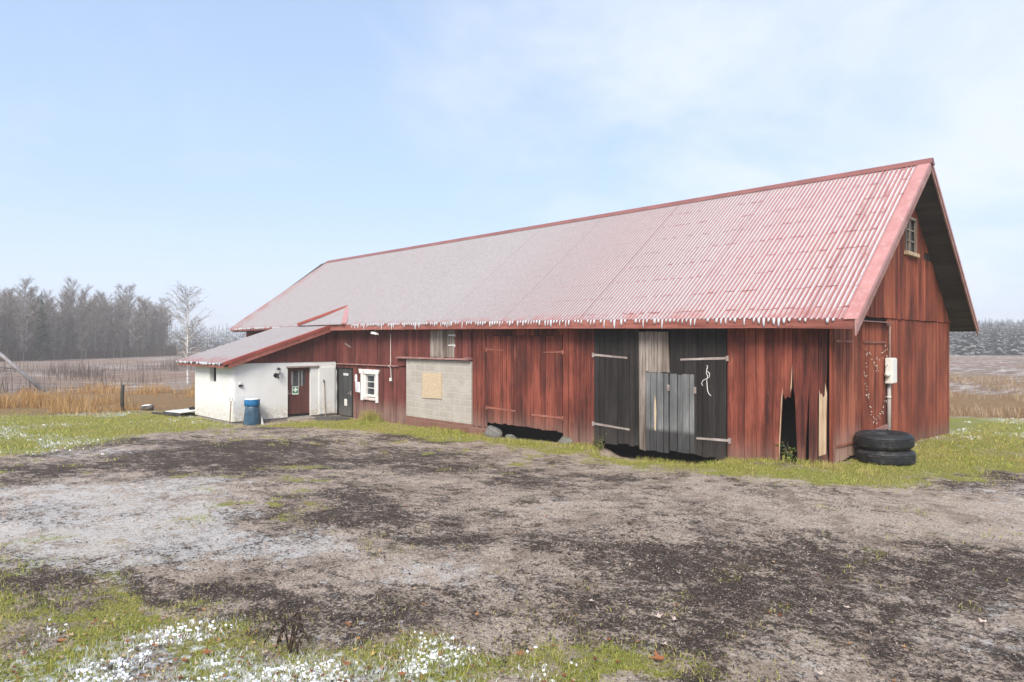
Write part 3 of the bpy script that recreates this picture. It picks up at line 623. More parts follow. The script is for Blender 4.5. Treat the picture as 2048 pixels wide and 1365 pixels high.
# deck under the sheets, rafters' feet
m = MB(); D=.045; T=.035
N=12; xsd = [-27.2+i*(27.2+.6)/N for i in range(N+1)]
for a,b in zip(xsd, xsd[1:]):
    m.hexa([(a,EY+.03,ez(a)-D-T+.02),(b,EY+.03,ez(b)-D-T+.02),(b,RY,RZ-D-T),(a,RY,RZ-D-T),(a,EY+.03,ez(a)-D+.02),(b,EY+.03,ez(b)-D+.02),(b,RY,RZ-D),(a,RY,RZ-D)])
    m.hexa([(a,RY+.002,RZ-D-T),(b,RY+.002,RZ-D-T),(b,EY2-.03,EZ2-D-T),(a,EY2-.03,EZ2-D-T),(a,RY+.002,RZ-D),(b,RY+.002,RZ-D),(b,EY2-.03,EZ2-D),(a,EY2-.03,EZ2-D)])
m.build('roof_deck', SOFF, roof)
m = MB()       # exposed soffit boards under the gable overhang, running parallel with the ridge
random.seed(31)
for sgn in (0,1):
    t = .0
    while t < .97:
        t2 = t+.026
        if sgn: p0=(RY+(EY2-RY)*t, RZ+(EZ2-RZ)*t); p1=(RY+(EY2-RY)*t2-.006, RZ+(EZ2-RZ)*t2)
        else: p0=(RY-(RY-EY)*t, RZ+(2.74-RZ)*t); p1=(RY-(RY-EY)*t2+.006, RZ+(2.74-RZ)*t2)
        o = -D-T-.004-random.uniform(0,.006)
        q = [(0.055,p0[0],p0[1]+o-.015),(.585,p0[0],p0[1]+o-.015),(.585,p1[0],p1[1]+o-.015),(0.055,p1[0],p1[1]+o-.015)]
        m.hexa(q+[(a,b,c+.015) for a,b,c in q]); t = t2
m.build('soffit', SOFF, roof)
# fascia, barge boards, caps
m = MB()
fx = [-27.2,-22,-17.9,-15,-12,-9,-6,-3,-1,.585]
for a,b in zip(fx,fx[1:]):
    ha, hb = [float(np.interp(q,[-27,-20,-19,-3,.6],[.09,.09,.19,.19,.165])) for q in (a,b)]
    m.hexa([(a,EY+.008,ez(a)-ha),(b-.001,EY+.008,ez(b)-hb),(b-.001,EY+.034,ez(b)-hb),(a,EY+.034,ez(a)-ha),(a,EY+.008,ez(a)+.012),(b-.001,EY+.008,ez(b)+.012),(b-.001,EY+.034,ez(b)+.012),(a,EY+.034,ez(a)+.012)])
m.build('fascia', TRIM, roof)
m = MB()
for a,b in zip(fx,fx[1:]): m.hexa([(a,EY+.06,ez(a)-.13),(b,EY+.06,ez(b)-.13),(b,-.035,ez(b)-.05),(a,-.035,ez(a)-.05),(a,EY+.06,ez(a)-.11),(b,EY+.06,ez(b)-.11),(b,-.035,ez(b)-.03),(a,-.035,ez(a)-.03)])
m.build('eave_soffit', SOFF, roof)
def rake(x0, x1, dz0, dz1, side, y0=None, y1=None):
    if side == 0: return [(x,y,roofz(.63,y)+d) for d in (dz0,dz1) for x,y in ((x0,EY-.02),(x1,EY-.02),(x1,RY),(x0,RY))]
    return [(x,y,roofz(.63,y)+d) for d in (dz0,dz1) for x,y in ((x0,RY+.001),(x1,RY+.001),(x1,EY2+.02),(x0,EY2+.02))]
m = MB(); m.hexa(rake(.592,.622,-.27,.012,0)); m.build('barge_board', BARGE, roof)['label'] = 'pinkish weathered barge board of the near slope'
m = MB(); m.hexa(rake(.592,.622,-.18,.012,1)); m.build('barge_board', BARGE, roof)['label'] = 'barge board of the far slope'
m = MB(); m.hexa(rake(.40,.64,.026,.034,0)); m.hexa(rake(.626,.64,-.07,.0255,0)); m.build('barge_flashing', FLASH, roof)
m = MB(); m.hexa(rake(.40,.64,.026,.034,1)); m.hexa(rake(.626,.64,-.06,.0255,1)); m.build('barge_flashing', FLASH, roof)
m = MB(); a=-26.55; b=.66
m.add([(a,RY-.17,RZ-.088),(b,RY-.17,RZ-.088),(a,RY-.02,RZ+.048),(b,RY-.02,RZ+.048),(a,RY+.02,RZ+.048),(b,RY+.02,RZ+.048),(a,RY+.17,RZ-.088),(b,RY+.17,RZ-.088),(a,RY-.17,RZ-.10),(b,RY-.17,RZ-.10)],[(0,1,3,2),(2,3,5,4),(4,5,7,6),(8,9,1,0),(1,7,5,3),(0,2,4,6)])
m.build('ridge_cap', RIDGEM, roof)
# little saddle roof where the annex meets the eave
A=np.array((-18.38,.62,3.64)); B=np.array((-20.25,-.50,2.955)); Cc=np.array((-16.74,-.50,2.95))
nrm=np.cross(Cc-B,A-B); 
V=[];Q=[]; xs=np.arange(B[0],Cc[0]+.001,PITCH*.25); 
for i,x in enumerate(xs):
    tt=(x-B[0])/(A[0]-B[0]) if x<A[0] else (Cc[0]-x)/(Cc[0]-A[0]); tt=max(0,min(1,tt)); u=(x/PITCH)%1; hh=.02 if .5<u<.95 else 0
    e=B+(Cc-B)*((x-B[0])/(Cc[0]-B[0])); tp=np.array((x, B[1]+(A[1]-B[1])*tt, e[2]+(A[2]-2.95)*tt)); V+=[(x,e[1],e[2]+hh),tuple(tp+np.array((0,0,hh)))]
for i in range(len(xs)-1): Q.append((2*i,2*i+2,2*i+3,2*i+1))
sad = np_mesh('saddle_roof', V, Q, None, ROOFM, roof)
m = MB(); m.bar(tuple(A+(0.0,.0,.05)),tuple(B+(0,0,.05)),.17,.10); m.build('saddle_cap', CAPM, sad); m = MB(); m.bar(tuple(A+(.04,0,.045)),tuple(Cc+(0,0,.03)),.17,.06); m.build('saddle_cap', FLASH, sad)
# icicles
def icicle(m, x, y, z, L, r):
    j = random.uniform(-.008,.008)
    m.tube([(x,y+.02,z+.012),(x,y-.004,z+.002),(x+j*.4,y-.012,z-L*.55),(x+j,y-.010,z-L*.93),(x+j,y-.010,z-L)], [r*.95,r*1.15,r*.95,r*.62,r*.2], 6)
random.seed(40); ic = []
k0 = int(-16.4/PITCH); k1 = int(.2/PITCH)
for k in range(k0, k1+1):
    x = (k+.22)*PITCH
    if x < -16.6 or random.random() < .20: continue
    L = random.choice([.05,.06,.07,.07,.08,.10,.10,.13,.17])*random.uniform(.8,1.2)
    if x > -.6: L *= .45
    ic.append((L*(1.6 if x>-12 else 1), x, L))
ic.sort(reverse=True); big, small = ic[:96], ic[96:]
for _,x,L in big:
    m = MB(); icicle(m, x, EY-.004, ez(x), L, random.uniform(.013,.027)); m.build('icicle', ICE, roof, True)
m = MB()
for _,x,L in small: icicle(m, x, EY-.004, ez(x), L, .02)
for k in range(int(-27.3/PITCH), int(-22/PITCH)):
    if random.random()<.7: icicle(m, (k+.22)*PITCH, EY-.004, ez(k*PITCH), random.uniform(.03,.07), .022)
kind(m.build('icicle_fringe', ICE, roof, True), 'stuff')
# side door by the annex
m = MB(); boardsF(m, -17.98, -17.0, -.44, 1.31, .49, .035, .045, gap=.001, jb=.0, seed=50); sd = m.build('side_door', SIDED, barn)
m = MB(); m.box(-18.05,-17.985,-.02,.06,-.45,1.36); m.box(-16.985,-16.90,-.03,.08,-.48,1.36); m.box(-17.985,-16.985,-.02,.06,1.312,1.36); m.build('door_frame', DARK, sd)
m = MB(); m.tube([(-17.11,.0,.42),(-17.11,-.06,.42),(-17.22,-.06,.41)],.012,6); m.box(-17.13,-17.09,-.0,.012,.33,.5); m.build('handle', STRAP, sd)
m = MB(); m.box(-17.63,-17.30,-.003,.007,1.06,1.14); sg = m.build('sign_plate', PAPER, sd)
m = MB(); random.seed(3); x=-17.58
while x < -17.36: w=random.uniform(.012,.03); m.box(x,x+w,-.007,-.003,1.088,1.112); x += w+.008
m.build('lettering', INK, sg)
m = MB(); m.box(-17.57,-17.38,-.003,.007,-.07,.18); m.build('sign_plate', GREYPL, sd)
# white window
wf = MB()
def w_(x0,x1,z0,z1,y0=-.065,y1=-.03): wf.box(x0,x1,y0,y1,z0,z1)
w_(-16.33,-16.16,.22,1.28); w_(-15.36,-15.22,.18,1.28)
wf.polyXZ([(-16.40,1.18),(-15.18,1.18),(-15.12,1.34),(-16.46,1.34)], -.075,-.035)
win = wf.build('window', WHITEP, barn)
m = MB(); m.box(-16.155,-16.05,-.03,.10,.33,1.175); m.box(-15.42,-15.365,-.02,.10,.33,1.175); m.box(-16.05,-15.42,.03,.08,1.10,1.175); m.box(-16.05,-15.42,.03,.08,.36,.44)
m.build('frame', WHITEP, win)
m = MB(); m.box(-16.05,-15.42,.06,.066,.43,1.11); m.build('pane', GLASS, win)
m = MB(); m.box(-15.58,-15.545,.03,.056,.44,1.10)
for z in (.67,.89): m.box(-16.05,-15.42,.032,.054,z-.012,z+.012)
m.build('glazing_bar', WHITEP, win)
m = MB(); m.hexa([(-16.155,-.09,.25),(-15.365,-.09,.25),(-15.365,.02,.30),(-16.155,.02,.30),(-16.155,-.09,.285),(-15.365,-.09,.285),(-15.365,.02,.335),(-16.155,.02,.335)]); m.build('sill', plain('flaking_sill_paint',(.55,.48,.44),.8,var=.4,sc=14,grime=(.25,.13,.10)), win)
m = MB(); m.hexa([(-17.45,-.055,2.23),(-17.05,-.055,2.10),(-17.05,-.035,2.10),(-17.45,-.035,2.23),(-17.45,-.055,2.28),(-17.05,-.055,2.15),(-17.05,-.035,2.15),(-17.45,-.035,2.28)]); m.build('wooden_toggle', STRAP, barn)
# ------------------------------------------------------------------ annex
XS=-18.07; YF=-4.02; XL=-21.47; AZ=-.5
ann = thing('annex', 'low white rendered annex with a red shed roof at the left end of the barn', 'annex', (XS,YF,-.5))
def rz(y): return 1.60+.334*(y+4.2)
# rendered wall with rounded corner and a door reveal
def lane(pts, z0, z1, mb):
    n=len(pts)
    mb.add([(x,y,z0) for x,y in pts]+[(x,y,z1) for x,y in pts], [(i,i+1,n+i+1,n+i) for i in range(n-1)])
arc=[(XS-.16+.16*math.sin(a), YF+.16-.16*math.cos(a)) for a in np.linspace(0,math.pi/2,7)]
DY0,DY1=-2.0,-1.10; ZB=-.40; ZT=1.575
m = MB()
lane([(XL,-.3),(XL,YF)],ZB,ZT,m)
wx0,wx1,wz0,wz1=-19.98,-19.40,.90,1.44
lane([(XL,YF),(wx0,YF)],ZB,ZT,m); lane([(wx1,YF)]+arc,ZB,ZT,m); lane([(wx0,YF),(wx1,YF)],ZB,wz0,m); lane([(wx0,YF),(wx1,YF)],wz1,ZT,m)
m.add([(wx0,YF,wz0),(wx1,YF,wz0),(wx1,YF+.22,wz0),(wx0,YF+.22,wz0),(wx0,YF,wz1),(wx1,YF,wz1),(wx1,YF+.22,wz1),(wx0,YF+.22,wz1)],[(0,1,2,3),(4,7,6,5),(0,3,7,4),(1,5,6,2)])
lane([arc[-1],(XS,DY0)],ZB,ZT,m); lane([(XS,DY1),(XS,-.80),(XS,-.10)],ZB,ZT,m); lane([(XS,DY0),(XS,DY1)],1.39,ZT,m)
m.add([(XS,DY0,ZB),(XS,DY0,1.39),(XS-.14,DY0,1.39),(XS-.14,DY0,ZB),(XS,DY1,ZB),(XS,DY1,1.39),(XS-.14,DY1,1.39),(XS-.14,DY1,ZB)],[(0,1,2,3),(4,7,6,5),(1,5,6,2)])
# crumbling end against the barn wall
ed=[(-.10,ZB),(-.10,1.575),(-.06,1.5),(-.075,1.3),(-.03,1.2),(-.05,.9),(-.02,.6),(-.045,.2),(-.02,-.1),(-.035,ZB)]
m.polyYZ(ed, XS-.06, XS)
lane([(XL,YF),(XL+.05,YF+.05)],ZB,ZT,m)
m.add([(XL,YF,ZT),(XS-.16,YF,ZT),(XS,YF+.16,ZT),(XS,-.1,ZT),(XL,-.1,ZT)],[(0,1,2,3,4)])
wall = m.build('rendered_wall', PLASTER, ann, False)
m = MB(); m.polyYZ([(-.79,ZB+.02),(-.12,ZB+.02),(-.12,1.36),(-.5,1.38),(-.79,1.36)], XS, XS+.035); m.build('render_patch', PLASTER, ann, bevel=.02)
m = MB(); m.box(XL+.04,XS-.10,YF+.04,YF+.3,-.75,ZB-.001); m.box(XS-.3,XS-.04,YF+.12,-.0,-.75,ZB-.001); m.build('plinth', CONC, ann, bevel=.02)
m = MB(); ys=np.arange(YF-.02,-.0,.16); random.seed(60)
for a,b in zip(ys,list(ys[1:])+[.0]):
    d=random.uniform(-.004,.004); m.polyYZ([(a+.002,1.585),(b-.002,1.585),(b-.002,max(1.6,min(rz(b)-.09,2.80))),(a+.002,max(1.59,min(rz(a)-.09,2.80)))], XS-.02+d, XS+.02+d)
m.build('gable_boarding', REDB, ann)
def rowA(y): return lambda x: (y, rz(y)+.05)
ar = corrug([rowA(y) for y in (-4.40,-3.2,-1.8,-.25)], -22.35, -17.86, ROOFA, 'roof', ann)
m = MB(); m.hexa([(-22.3,-4.36,rz(-4.36)-.02),(-17.86,-4.36,rz(-4.36)-.02),(-17.86,-.2,rz(-.2)-.02),(-22.3,-.2,rz(-.2)-.02),(-22.3,-4.36,rz(-4.36)+.02),(-17.86,-4.36,rz(-4.36)+.02),(-17.86,-.2,rz(-.2)+.02),(-22.3,-.2,rz(-.2)+.02)]); m.build('roof_deck', SOFF, ar)
def rk(x0,x1,d0,d1,y0=-4.38,y1=-.42): return [(x,y,rz(y)+d) for d in (d0,d1) for x,y in ((x0,y0),(x1,y0),(x1,y1),(x0,y1))]
m = MB(); m.hexa(rk(-17.858,-17.83,-.17,.03,-4.2)); m.build('barge_board', TRIM, ar)
m = MB(); m.hexa(rk(-17.98,-17.815,.076,.09)); m.hexa(rk(-17.828,-17.814,-.02,.0755)); m.build('barge_flashing', CAPM, ar)
m = MB(); m.box(-22.28,-17.87,-4.35,-4.325,rz(-4.33)-.11,rz(-4.33)-.022); m.build('fascia', TRIM, ar)
m = MB(); m.box(-22.2,-17.9,-4.32,YF-.002,1.49,1.515); m.build('soffit', SOFF, ar)
m = MB(); random.seed(61)
for k in range(int(-22.3/PITCH), int(-18/PITCH)):
    if random.random()<.35: continue
    x=(k+.22)*PITCH; icicle(m, x, -4.405, rz(-4.4)+.05, random.uniform(.03,.08), .022)
kind(m.build('icicle_fringe', ICE, ar, True),'stuff')
m = MB(); m.box(wx0,wx1,YF+.19,YF+.2,wz0,wz1); sw = m.build('slit_window', GLASS, ann)
m = MB(); m.box(wx0,wx0+.05,YF+.14,YF+.188,wz0,wz1); m.box(wx1-.05,wx1,YF+.14,YF+.188,wz0,wz1); m.box(wx0+.05,wx1-.05,YF+.14,YF+.188,wz1-.05,wz1); m.box(wx0+.05,wx1-.05,YF+.14,YF+.188,wz0,wz0+.05); m.build('frame', IRON, sw)
# entrance door in the side wall
m = MB(); x=XS-.09; m.box(x-.04,x,DY0+.02,DY1-.02,-.30,.70); m.box(x-.04,x,DY0+.02,DY0+.16,.70,1.27); m.box(x-.04,x,DY1-.18,DY1-.02,.70,1.27); m.box(x-.04,x,DY0+.02,DY1-.02,1.27,1.375)
ad = m.build('entrance_door', DOORR, ann)
m = MB(); m.box(x-.03,x-.02,DY0+.16,DY1-.18,.70,1.27); m.build('pane', GLASS, ad)
m = MB(); m.box(x-.018,x-.004,-1.55,-1.50,.70,1.27); m.box(x-.018,x-.006,-1.43,-1.37,.70,1.27); m.box(x-.018,x-.008,-1.82,-1.74,.74,1.25); m.build('curtain_strip', plain('curtain',(.22,.21,.20),.8,var=.3,sc=20), ad)
m = MB(); m.box(x-.03,x+.006,DY0+.02,DY1-.02,-.44,-.305); m.build('kick_plate', IRON, ad)
m = MB(); m.tube([(x,-1.93,.45),(x+.05,-1.93,.45),(x+.05,-1.80,.45)],.011,6); m.box(x,x+.008,-1.96,-1.91,.40,.58); m.build('handle', STRAP, ad)
m = MB(); m.box(x+.001,x+.010,-1.79,-1.54,.40,.70); sg = m.build('first_aid_sign', WHITEP, ad)
m = MB(); m.box(x+.010,x+.014,-1.772,-1.558,.448,.682); gg = m.build('green_field', GREEN, sg)
m = MB(); yc,zc=-1.665,.575; m.polyYZ([(yc-.028,zc-.085),(yc+.028,zc-.085),(yc+.028,zc-.028),(yc+.085,zc-.028),(yc+.085,zc+.028),(yc+.028,zc+.028),(yc+.028,zc+.085),(yc-.028,zc+.085),(yc-.028,zc+.028),(yc-.085,zc+.028),(yc-.085,zc-.028),(yc-.028,zc-.028)], x+.014, x+.018)
m.build('white_cross', WHITEP, sg)
m = MB(); m.box(XS-.02,XS+.06,-2.06,-.79,1.385,1.44); m.build('lintel_board', STRAP, ann)
m = MB(); m.box(XS-.14,XS+.25,DY0-.02,DY1+.1,-.62,-.445); m.build('doorstep', CONC, ann, bevel=.02)
# ------------------------------------------------------------------ things on and by the walls
lp = thing('wall_lamp', 'black lantern lamp on the white wall left of the brown door', 'lamp', (XS,-2.42,1.2))
m = MB(); m.lathe((XS+.13,-2.40,1.36),[(.005,.06),(.02,.045),(.09,-.015),(.085,-.02)][::-1],6); m.build('lamp_cap', IRON, lp)
m = MB(); m.lathe((XS+.13,-2.40,1.20),[(.045,0),(.065,.14)],6); m.build('lamp_glass', LGLASS, lp)
m = MB(); m.lathe((XS+.13,-2.40,1.16),[(.02,0),(.055,.02),(.05,.038)],6); m.tube([(XS+.13,-2.40,1.17),(XS+.13,-2.40,1.08),(XS+.07,-2.41,1.05),(XS+.02,-2.42,1.12)],.014,6); m.lathe((XS+.13,-2.40,1.02),[(.012,0),(.03,.02),(.03,.05),(.01,.07)],8); m.build('lamp_bracket', IRON, lp)
m = MB(); m.tube([(XS+.001,-2.45,1.13),(XS+.03,-2.45,1.13)],[.085,.07],16); m.build('back_plate', IRON, lp)
sk = thing('outdoor_socket', 'small black and white socket box on the white annex wall above the bin', 'socket', (XS,-3.72,.85))
m = MB(); m.box(XS+.001,XS+.07,-3.76,-3.67,.86,.93); m.build('box', GREYPL, sk, bevel=.008)
m = MB(); m.hexa([(XS+.001,-3.77,.78),(XS+.07,-3.76,.79),(XS+.07,-3.67,.79),(XS+.001,-3.66,.78),(XS+.001,-3.77,.845),(XS+.10,-3.77,.83),(XS+.10,-3.66,.83),(XS+.001,-3.66,.845)]); m.build('flap', IRON, sk)
bx,by=-17.74,-3.44; bz=gz1(bx,by)-.02
bn = thing('waste_bin', 'blue waste bin with bright blue bag folded over its rim and a white lid', 'bin', (bx,by,bz))
wob=lambda a,z: .025*math.sin(5*a+z*4)+.02*math.sin(9*a-z*7)
m = MB(); m.lathe((bx,by,bz),[(.285,0),(.29,.06),(.268,.3),(.24,.55),(.225,.74)],28,wob); m.build('body', BINB, bn, True)
m = MB(); wb2=lambda a,z: .03*math.sin(7*a+z*30)+.02*math.sin(13*a-z*22); m.lathe((bx,by,bz),[(.232,.66),(.255,.67),(.252,.76),(.245,.86),(.235,.875)],36,wb2); m.build('bag', BAGB, bn, True)
m = MB(); m.lathe((bx,by,bz),[(.235,.878),(.245,.885),(.236,.905),(.10,.92),(.02,.922)],28); m.build('lid', WHITEP, bn, True)
m = MB(); m.polyYZ([(by+.20,bz+.02),(by+.30,bz),(by+.22,bz+.30)], bx+.25, bx+.262); m.build('torn_plastic', WHITEP, bn)
zz=gz1(-17.9,-4.1)
pk = thing('ring_handled_rod', 'thin rusty rod with a ring top leaning on the rounded corner of the white annex', 'rod', (-17.92,-4.12,zz))
m = MB(); m.tube([(-17.90,-4.14,zz-.05),(-17.98,-4.06,.30)],.018,6); m.build('shaft', plain('rusty_steel',(.22,.14,.08),.8,var=.4), pk)
m = MB(); m.tube([(-17.985+.0*math.cos(a),-4.06+.055*math.cos(a),.365+.06*math.sin(a)) for a in np.linspace(0,2*math.pi,14)],.010,5); m.build('ring', STRAP, pk)
pl = thing('wall_pipe', 'thin pale pipe with a black tip standing against the white wall right of the door', 'pipe', (XS+.06,-.57,-.5))
m = MB(); m.tube([(XS+.07,-.55,-.55),(XS+.055,-.59,.78)],.016,6); m.build('pipe', plain('rust_stained_pipe',(.42,.33,.24),.7,var=.3), pl)
m = MB(); m.tube([(XS+.055,-.59,.781),(XS+.05,-.60,.90)],.022,6); m.build('tip', IRON, pl)
dm = MB(); dz=gz1(-17.35,-.75)
V=[]
random.seed(5)
outl=[(-18.0,-1.0),(-17.2,-1.35),(-16.7,-1.1),(-16.45,-.6),(-16.7,-.22),(-17.6,-.12)]
dm.add([(x,y,gz1(x,y)+.035) for x,y in outl]+[(x,y,gz1(x,y)-.03) for x,y in outl],[(0,1,2,3,4,5)]+[(i,6+i,6+(i+1)%6,(i+1)%6) for i in range(6)])
tag(dm.build('rubber_mat', plain('dark_rubber_mat',(.085,.08,.075),.8,var=.3)), 'dark rubber mat on the ground before the black side door', 'mat')
# notices
def notice(lbl, x0,x1,z0,z1, rows, arch=False, tilt=.0):
    t = thing('paper_notice', lbl, 'notice', ((x0+x1)/2,-.04,z0), 'paper notices beside the side door'); m = MB()
    if arch:
        c=(x0+x1)/2; r=(x1-x0)/2; m.polyXZ([(x0,z0),(x1,z0)]+[(c+r*math.cos(a),z1-r+r*math.sin(a)) for a in np.linspace(0,math.pi,9)], -.045,-.037)
    else: m.polyXZ([(x0+tilt,z0),(x1+tilt,z0-.02),(x1,z1),(x0,z1)], -.043,-.037)
    m.build('sheet', PAPER, t); m = MB(); n=rows
    for i in range(n):
        z=z1-(z1-z0)*(i+1.2)/(n+1.2); L=random.uniform(.5,.8); m.box(x0+(x1-x0)*.14,x0+(x1-x0)*(.14+L*.9),-.049,-.0455,z-.006,z+.006)
    m.build('lettering', INK, t)
notice('small white notice with a rounded top above the larger sheet by the window', -16.76,-16.60,.87,1.14,4,True)
notice('larger white paper sheet with faint lines, left of the white window', -16.74,-16.42,.50,.86,9,False,.03)
# cable with socket
cb = thing('cable', 'pale cable running down the red wall to a small socket box right of the window', 'cable', (-14.46,-.04,1))
m = MB(); m.tube([(-14.46,-.04,2.6),(-14.46,-.042,1.9),(-14.45,-.045,1.54),(-14.49,-.12,1.50),(-14.44,-.05,1.44),(-14.42,-.045,1.08)],.011,5); m.build('wire', WHITEP, cb)
m = MB(); m.box(-14.47,-14.37,-.09,-.04,.98,1.09); m.build('socket_box', WHITEP, cb, bevel=.006)
fl = thing('floodlight', 'small white floodlight tucked under the barn eave', 'floodlight', (-15.0,-.3,2.7))
m = MB(); m.tube([(-15.1,-.20,2.80),(-15.05,-.28,2.70)],.02,6); m.build('arm', WHITEP, fl)
m = MB(); m.hexa([(-15.15,-.42,2.60),(-14.80,-.42,2.56),(-14.80,-.26,2.56),(-15.15,-.26,2.60),(-15.10,-.40,2.68),(-14.85,-.40,2.64),(-14.85,-.28,2.64),(-15.10,-.28,2.68)]); m.build('head', GREYPL, fl, bevel=.02)
sn = MB(); sn.box(-18.20,-18.12,-.36,-.30,2.55,2.72); tag(sn.build('sensor_box', WHITEP, None, bevel=.008), 'little white upright box under the eave near the annex roof', 'sensor')
# rope on the black door
rp = MB(); q=[(-2.50,1.80),(-2.52,1.74),(-2.53,1.66),(-2.50,1.60),(-2.515,1.54),(-2.52,1.5),(-2.51,1.3+.08),(-2.50,1.28),(-2.47,1.22),(-2.42,1.18)]
rp.tube([(x,-.062,z) for x,z in q],.008,6); rp.tube([(x,-.085,z) for x,z in ((-2.49,1.70),(-2.44,1.66),(-2.45,1.58),(-2.52,1.54),(-2.60,1.50),(-2.63,1.43),(-2.60,1.39))],.007,6)
rp.tube([(-2.50,-.045,1.81),(-2.50,-.10,1.82)],.008,5)
tag(rp.build('rope', ROPE, None, True), 'white knotted rope hanging on the right black barn door', 'rope')
# electrical cabinet
ec = thing('electrical_cabinet', 'pale grey electrical cabinet on a conduit on the red gable wall above the tyres', 'cabinet', (.05,3.15,1.4))
m = MB(); m.box(.05,.19,3.00,3.31,1.42,1.98); m.build('housing', GREYPL, ec, bevel=.015)
m = MB(); m.box(.192,.206,3.015,3.295,1.435,1.965); m.build('door', plain('white_enamel',(.78,.78,.75),.35,var=.03), ec, bevel=.005)
m = MB(); m.tube([(.085,3.16,.25),(.085,3.16,1.28),(.09,3.17,1.425)],.040,10); m.tube([(.085,3.16,1.08),(.085,3.16,1.14)],.047,10); m.build('conduit', PIPEM, ec, True)['label']='thick grey conduit below the cabinet'
m = MB(); m.tube([(.08,3.22,1.975),(.08,3.22,2.66),(.08,3.18,2.715),(.08,3.02,2.715)],.022,8); m.build('conduit', plain('pinkish_conduit',(.50,.34,.29),.6), ec, True)['label']='thinner pinkish conduit above the cabinet'
for z in (2.1,2.3,2.5):
    m = MB(); m.tube([(.08,3.22,z),(.08,3.22,z+.02)],.028,8); m.build('clip', STRAP, ec)
m = MB(); m.tube([(.12,3.0,1.62),(.12,2.90,1.62)],[.045,.052],10);  m.build('plug_socket', GREYPL, ec, True)
m = MB(); m.tube([(.10,3.0,1.84),(.10,2.91,1.85),(.10,2.88,1.80)],.013,6); m.build('hook', GREYPL, ec, True)
# string lights
sl = thing('string_lights', 'string of tiny white lights looped on the red gable door', 'string lights', (.06,2.4,1.4))
path=[(1.72,2.22),(1.80,2.12),(1.98,2.07),(2.15,2.03),(2.24,1.90),(2.36,1.80),(2.50,1.78),(2.42,1.90),(2.55,2.02),(2.72,2.03),(2.85,2.12),(2.98,2.17),(3.10,2.23),(3.12,1.9),(3.02,1.6),(2.98,1.2),(2.92,1.0),(2.80,.86),(2.66,.76),(2.5,.70),(2.36,.66),(2.22,.70),(2.12,.76),(2.05,.88),(1.98,1.0),(1.92,1.16),(1.84,1.3),(1.78,1.44),(1.72,1.6),(1.70,1.8),(1.71,2.0)]
def cr(P,n=4):
    out=[]
    for i in range(len(P)-1):
        p0,p1,p2,p3=[np.array(P[max(0,min(len(P)-1,i+k))]) for k in (-1,0,1,2)]
        for t in np.linspace(0,1,n,endpoint=False): out.append(.5*((2*p1)+(-p0+p2)*t+(2*p0-5*p1+4*p2-p3)*t*t+(-p0+3*p1-3*p2+p3)*t**3))
    return out
pp=cr(path); m = MB(); m.tube([(.050,float(p[0]),float(p[1])) for p in pp],.0035,4); m.build('wire', plain('brown_wire',(.10,.05,.035),.6), sl)
random.seed(9); bulbm=None; LAMPW=plain('bulb_white',(.58,.54,.46),.3,var=.03)
for i,p in enumerate(pp):
    if i%2 and random.random()<.6: continue
    y=float(p[0])+random.uniform(-.09,.09); z=float(p[1])+random.uniform(-.10,.07)
    if bulbm is None:
        m = MB(); m.blob((.068,2.4,1.4),(.009,.010,.012),random,6,4,.0); b0 = m.build('bulb', LAMPW, sl, True); b = b0; bulbm = 1
    else: b = dup(b0, sl)
    b.location = (0, y-2.4, z-1.4)
# tyres
def tyre(cx,cy,z0,lbl,tilt=(0,0)):
    t = thing('tyre', lbl, 'tyre', (cx,cy,z0), 'stacked truck tyres'); R=.54; W=.295
    m = MB(); m.lathe((cx,cy,z0),[(.29,.03),(.33,.0),(.44,-.005),(.505,.025),(.53,.06)],64,cap=False); m.lathe((cx,cy,z0),[(.53,W-.06),(.505,W-.025),(.44,W+.005),(.33,W),(.29,W-.03)],64,cap=False)
    m.lathe((cx,cy,z0),[(.29,W-.03),(.275,W-.05),(.275,.05),(.29,.03)],64,cap=False)
    m.build('sidewall', RUBBER, t, True)
    pr=[(.53,.06)]
    for zc in (.095,.15,.205): pr+=[(.537,zc-.014),(.524,zc-.010),(.524,zc+.010),(.537,zc+.014)]
    pr+=[(.53,W-.06)]
    m = MB(); m.lathe((cx,cy,z0),pr,72,lambda a,z: .006 if int(a*72/6.283)%3 else 0,cap=False); m.build('tread', RUBBER, t)
    m = MB(); m.lathe((cx,cy,z0),[(.36,W+.006),(.365,W+.009),(.37,W+.006)],64,cap=False); m.build('bead_ring', RUBBER, t, True)
    t.rotation_euler = (R_(tilt[0]),R_(tilt[1]),.3); t.scale = (.955,.955,.96); return t
tz = gz1(.62,1.17)-.02
tyre(.60,1.17,tz,'lower of the two black truck tyres, its base in the grass'); tyre(.58,1.16,tz+.300,'upper of the two black truck tyres, lying on the other tyre',(.6,-.8))
# stones, prop post, debris
random.seed(12)
def stone(x,y,r,lbl):
    m = MB(); m.blob((x,y,gz1(x,y)+r[2]*.35),r,random,16,10,.14); return tag(m.build('boulder', STONE, None, True), lbl, 'stone', 'stones under the barn wall')
stone(-9.36,-.0,(.36,.20,.22),'largest grey boulder under the red doors, beside the brown footing')
stone(-6.55,-.04,(.20,.16,.15),'small pale stone at the right end of the gap under the red doors')
stone(-8.60,-.02,(.16,.12,.10),'low stone between boulder and dark gap under the red doors')
fp = MB(); random.seed(2); z=gz1(-25.2,-5.5); fp.tube([(-25.2,-5.5,z-.3),(-25.22,-5.52,z+.5),(-25.19,-5.5,z+1.04)],[.075,.07,.066],10); tag(fp.build('fence_post', plain('dark_post',(.05,.045,.035),.9,var=.5,sc=8), None, True), 'short dark wooden post standing in the dry grass', 'post')
lz = gz1(-38.5,-5.9)
lpo = thing('leaning_pole', 'long pale pole leaning steeply over the tall grass at the far left', 'pole', (-39.0,-5.85,lz))
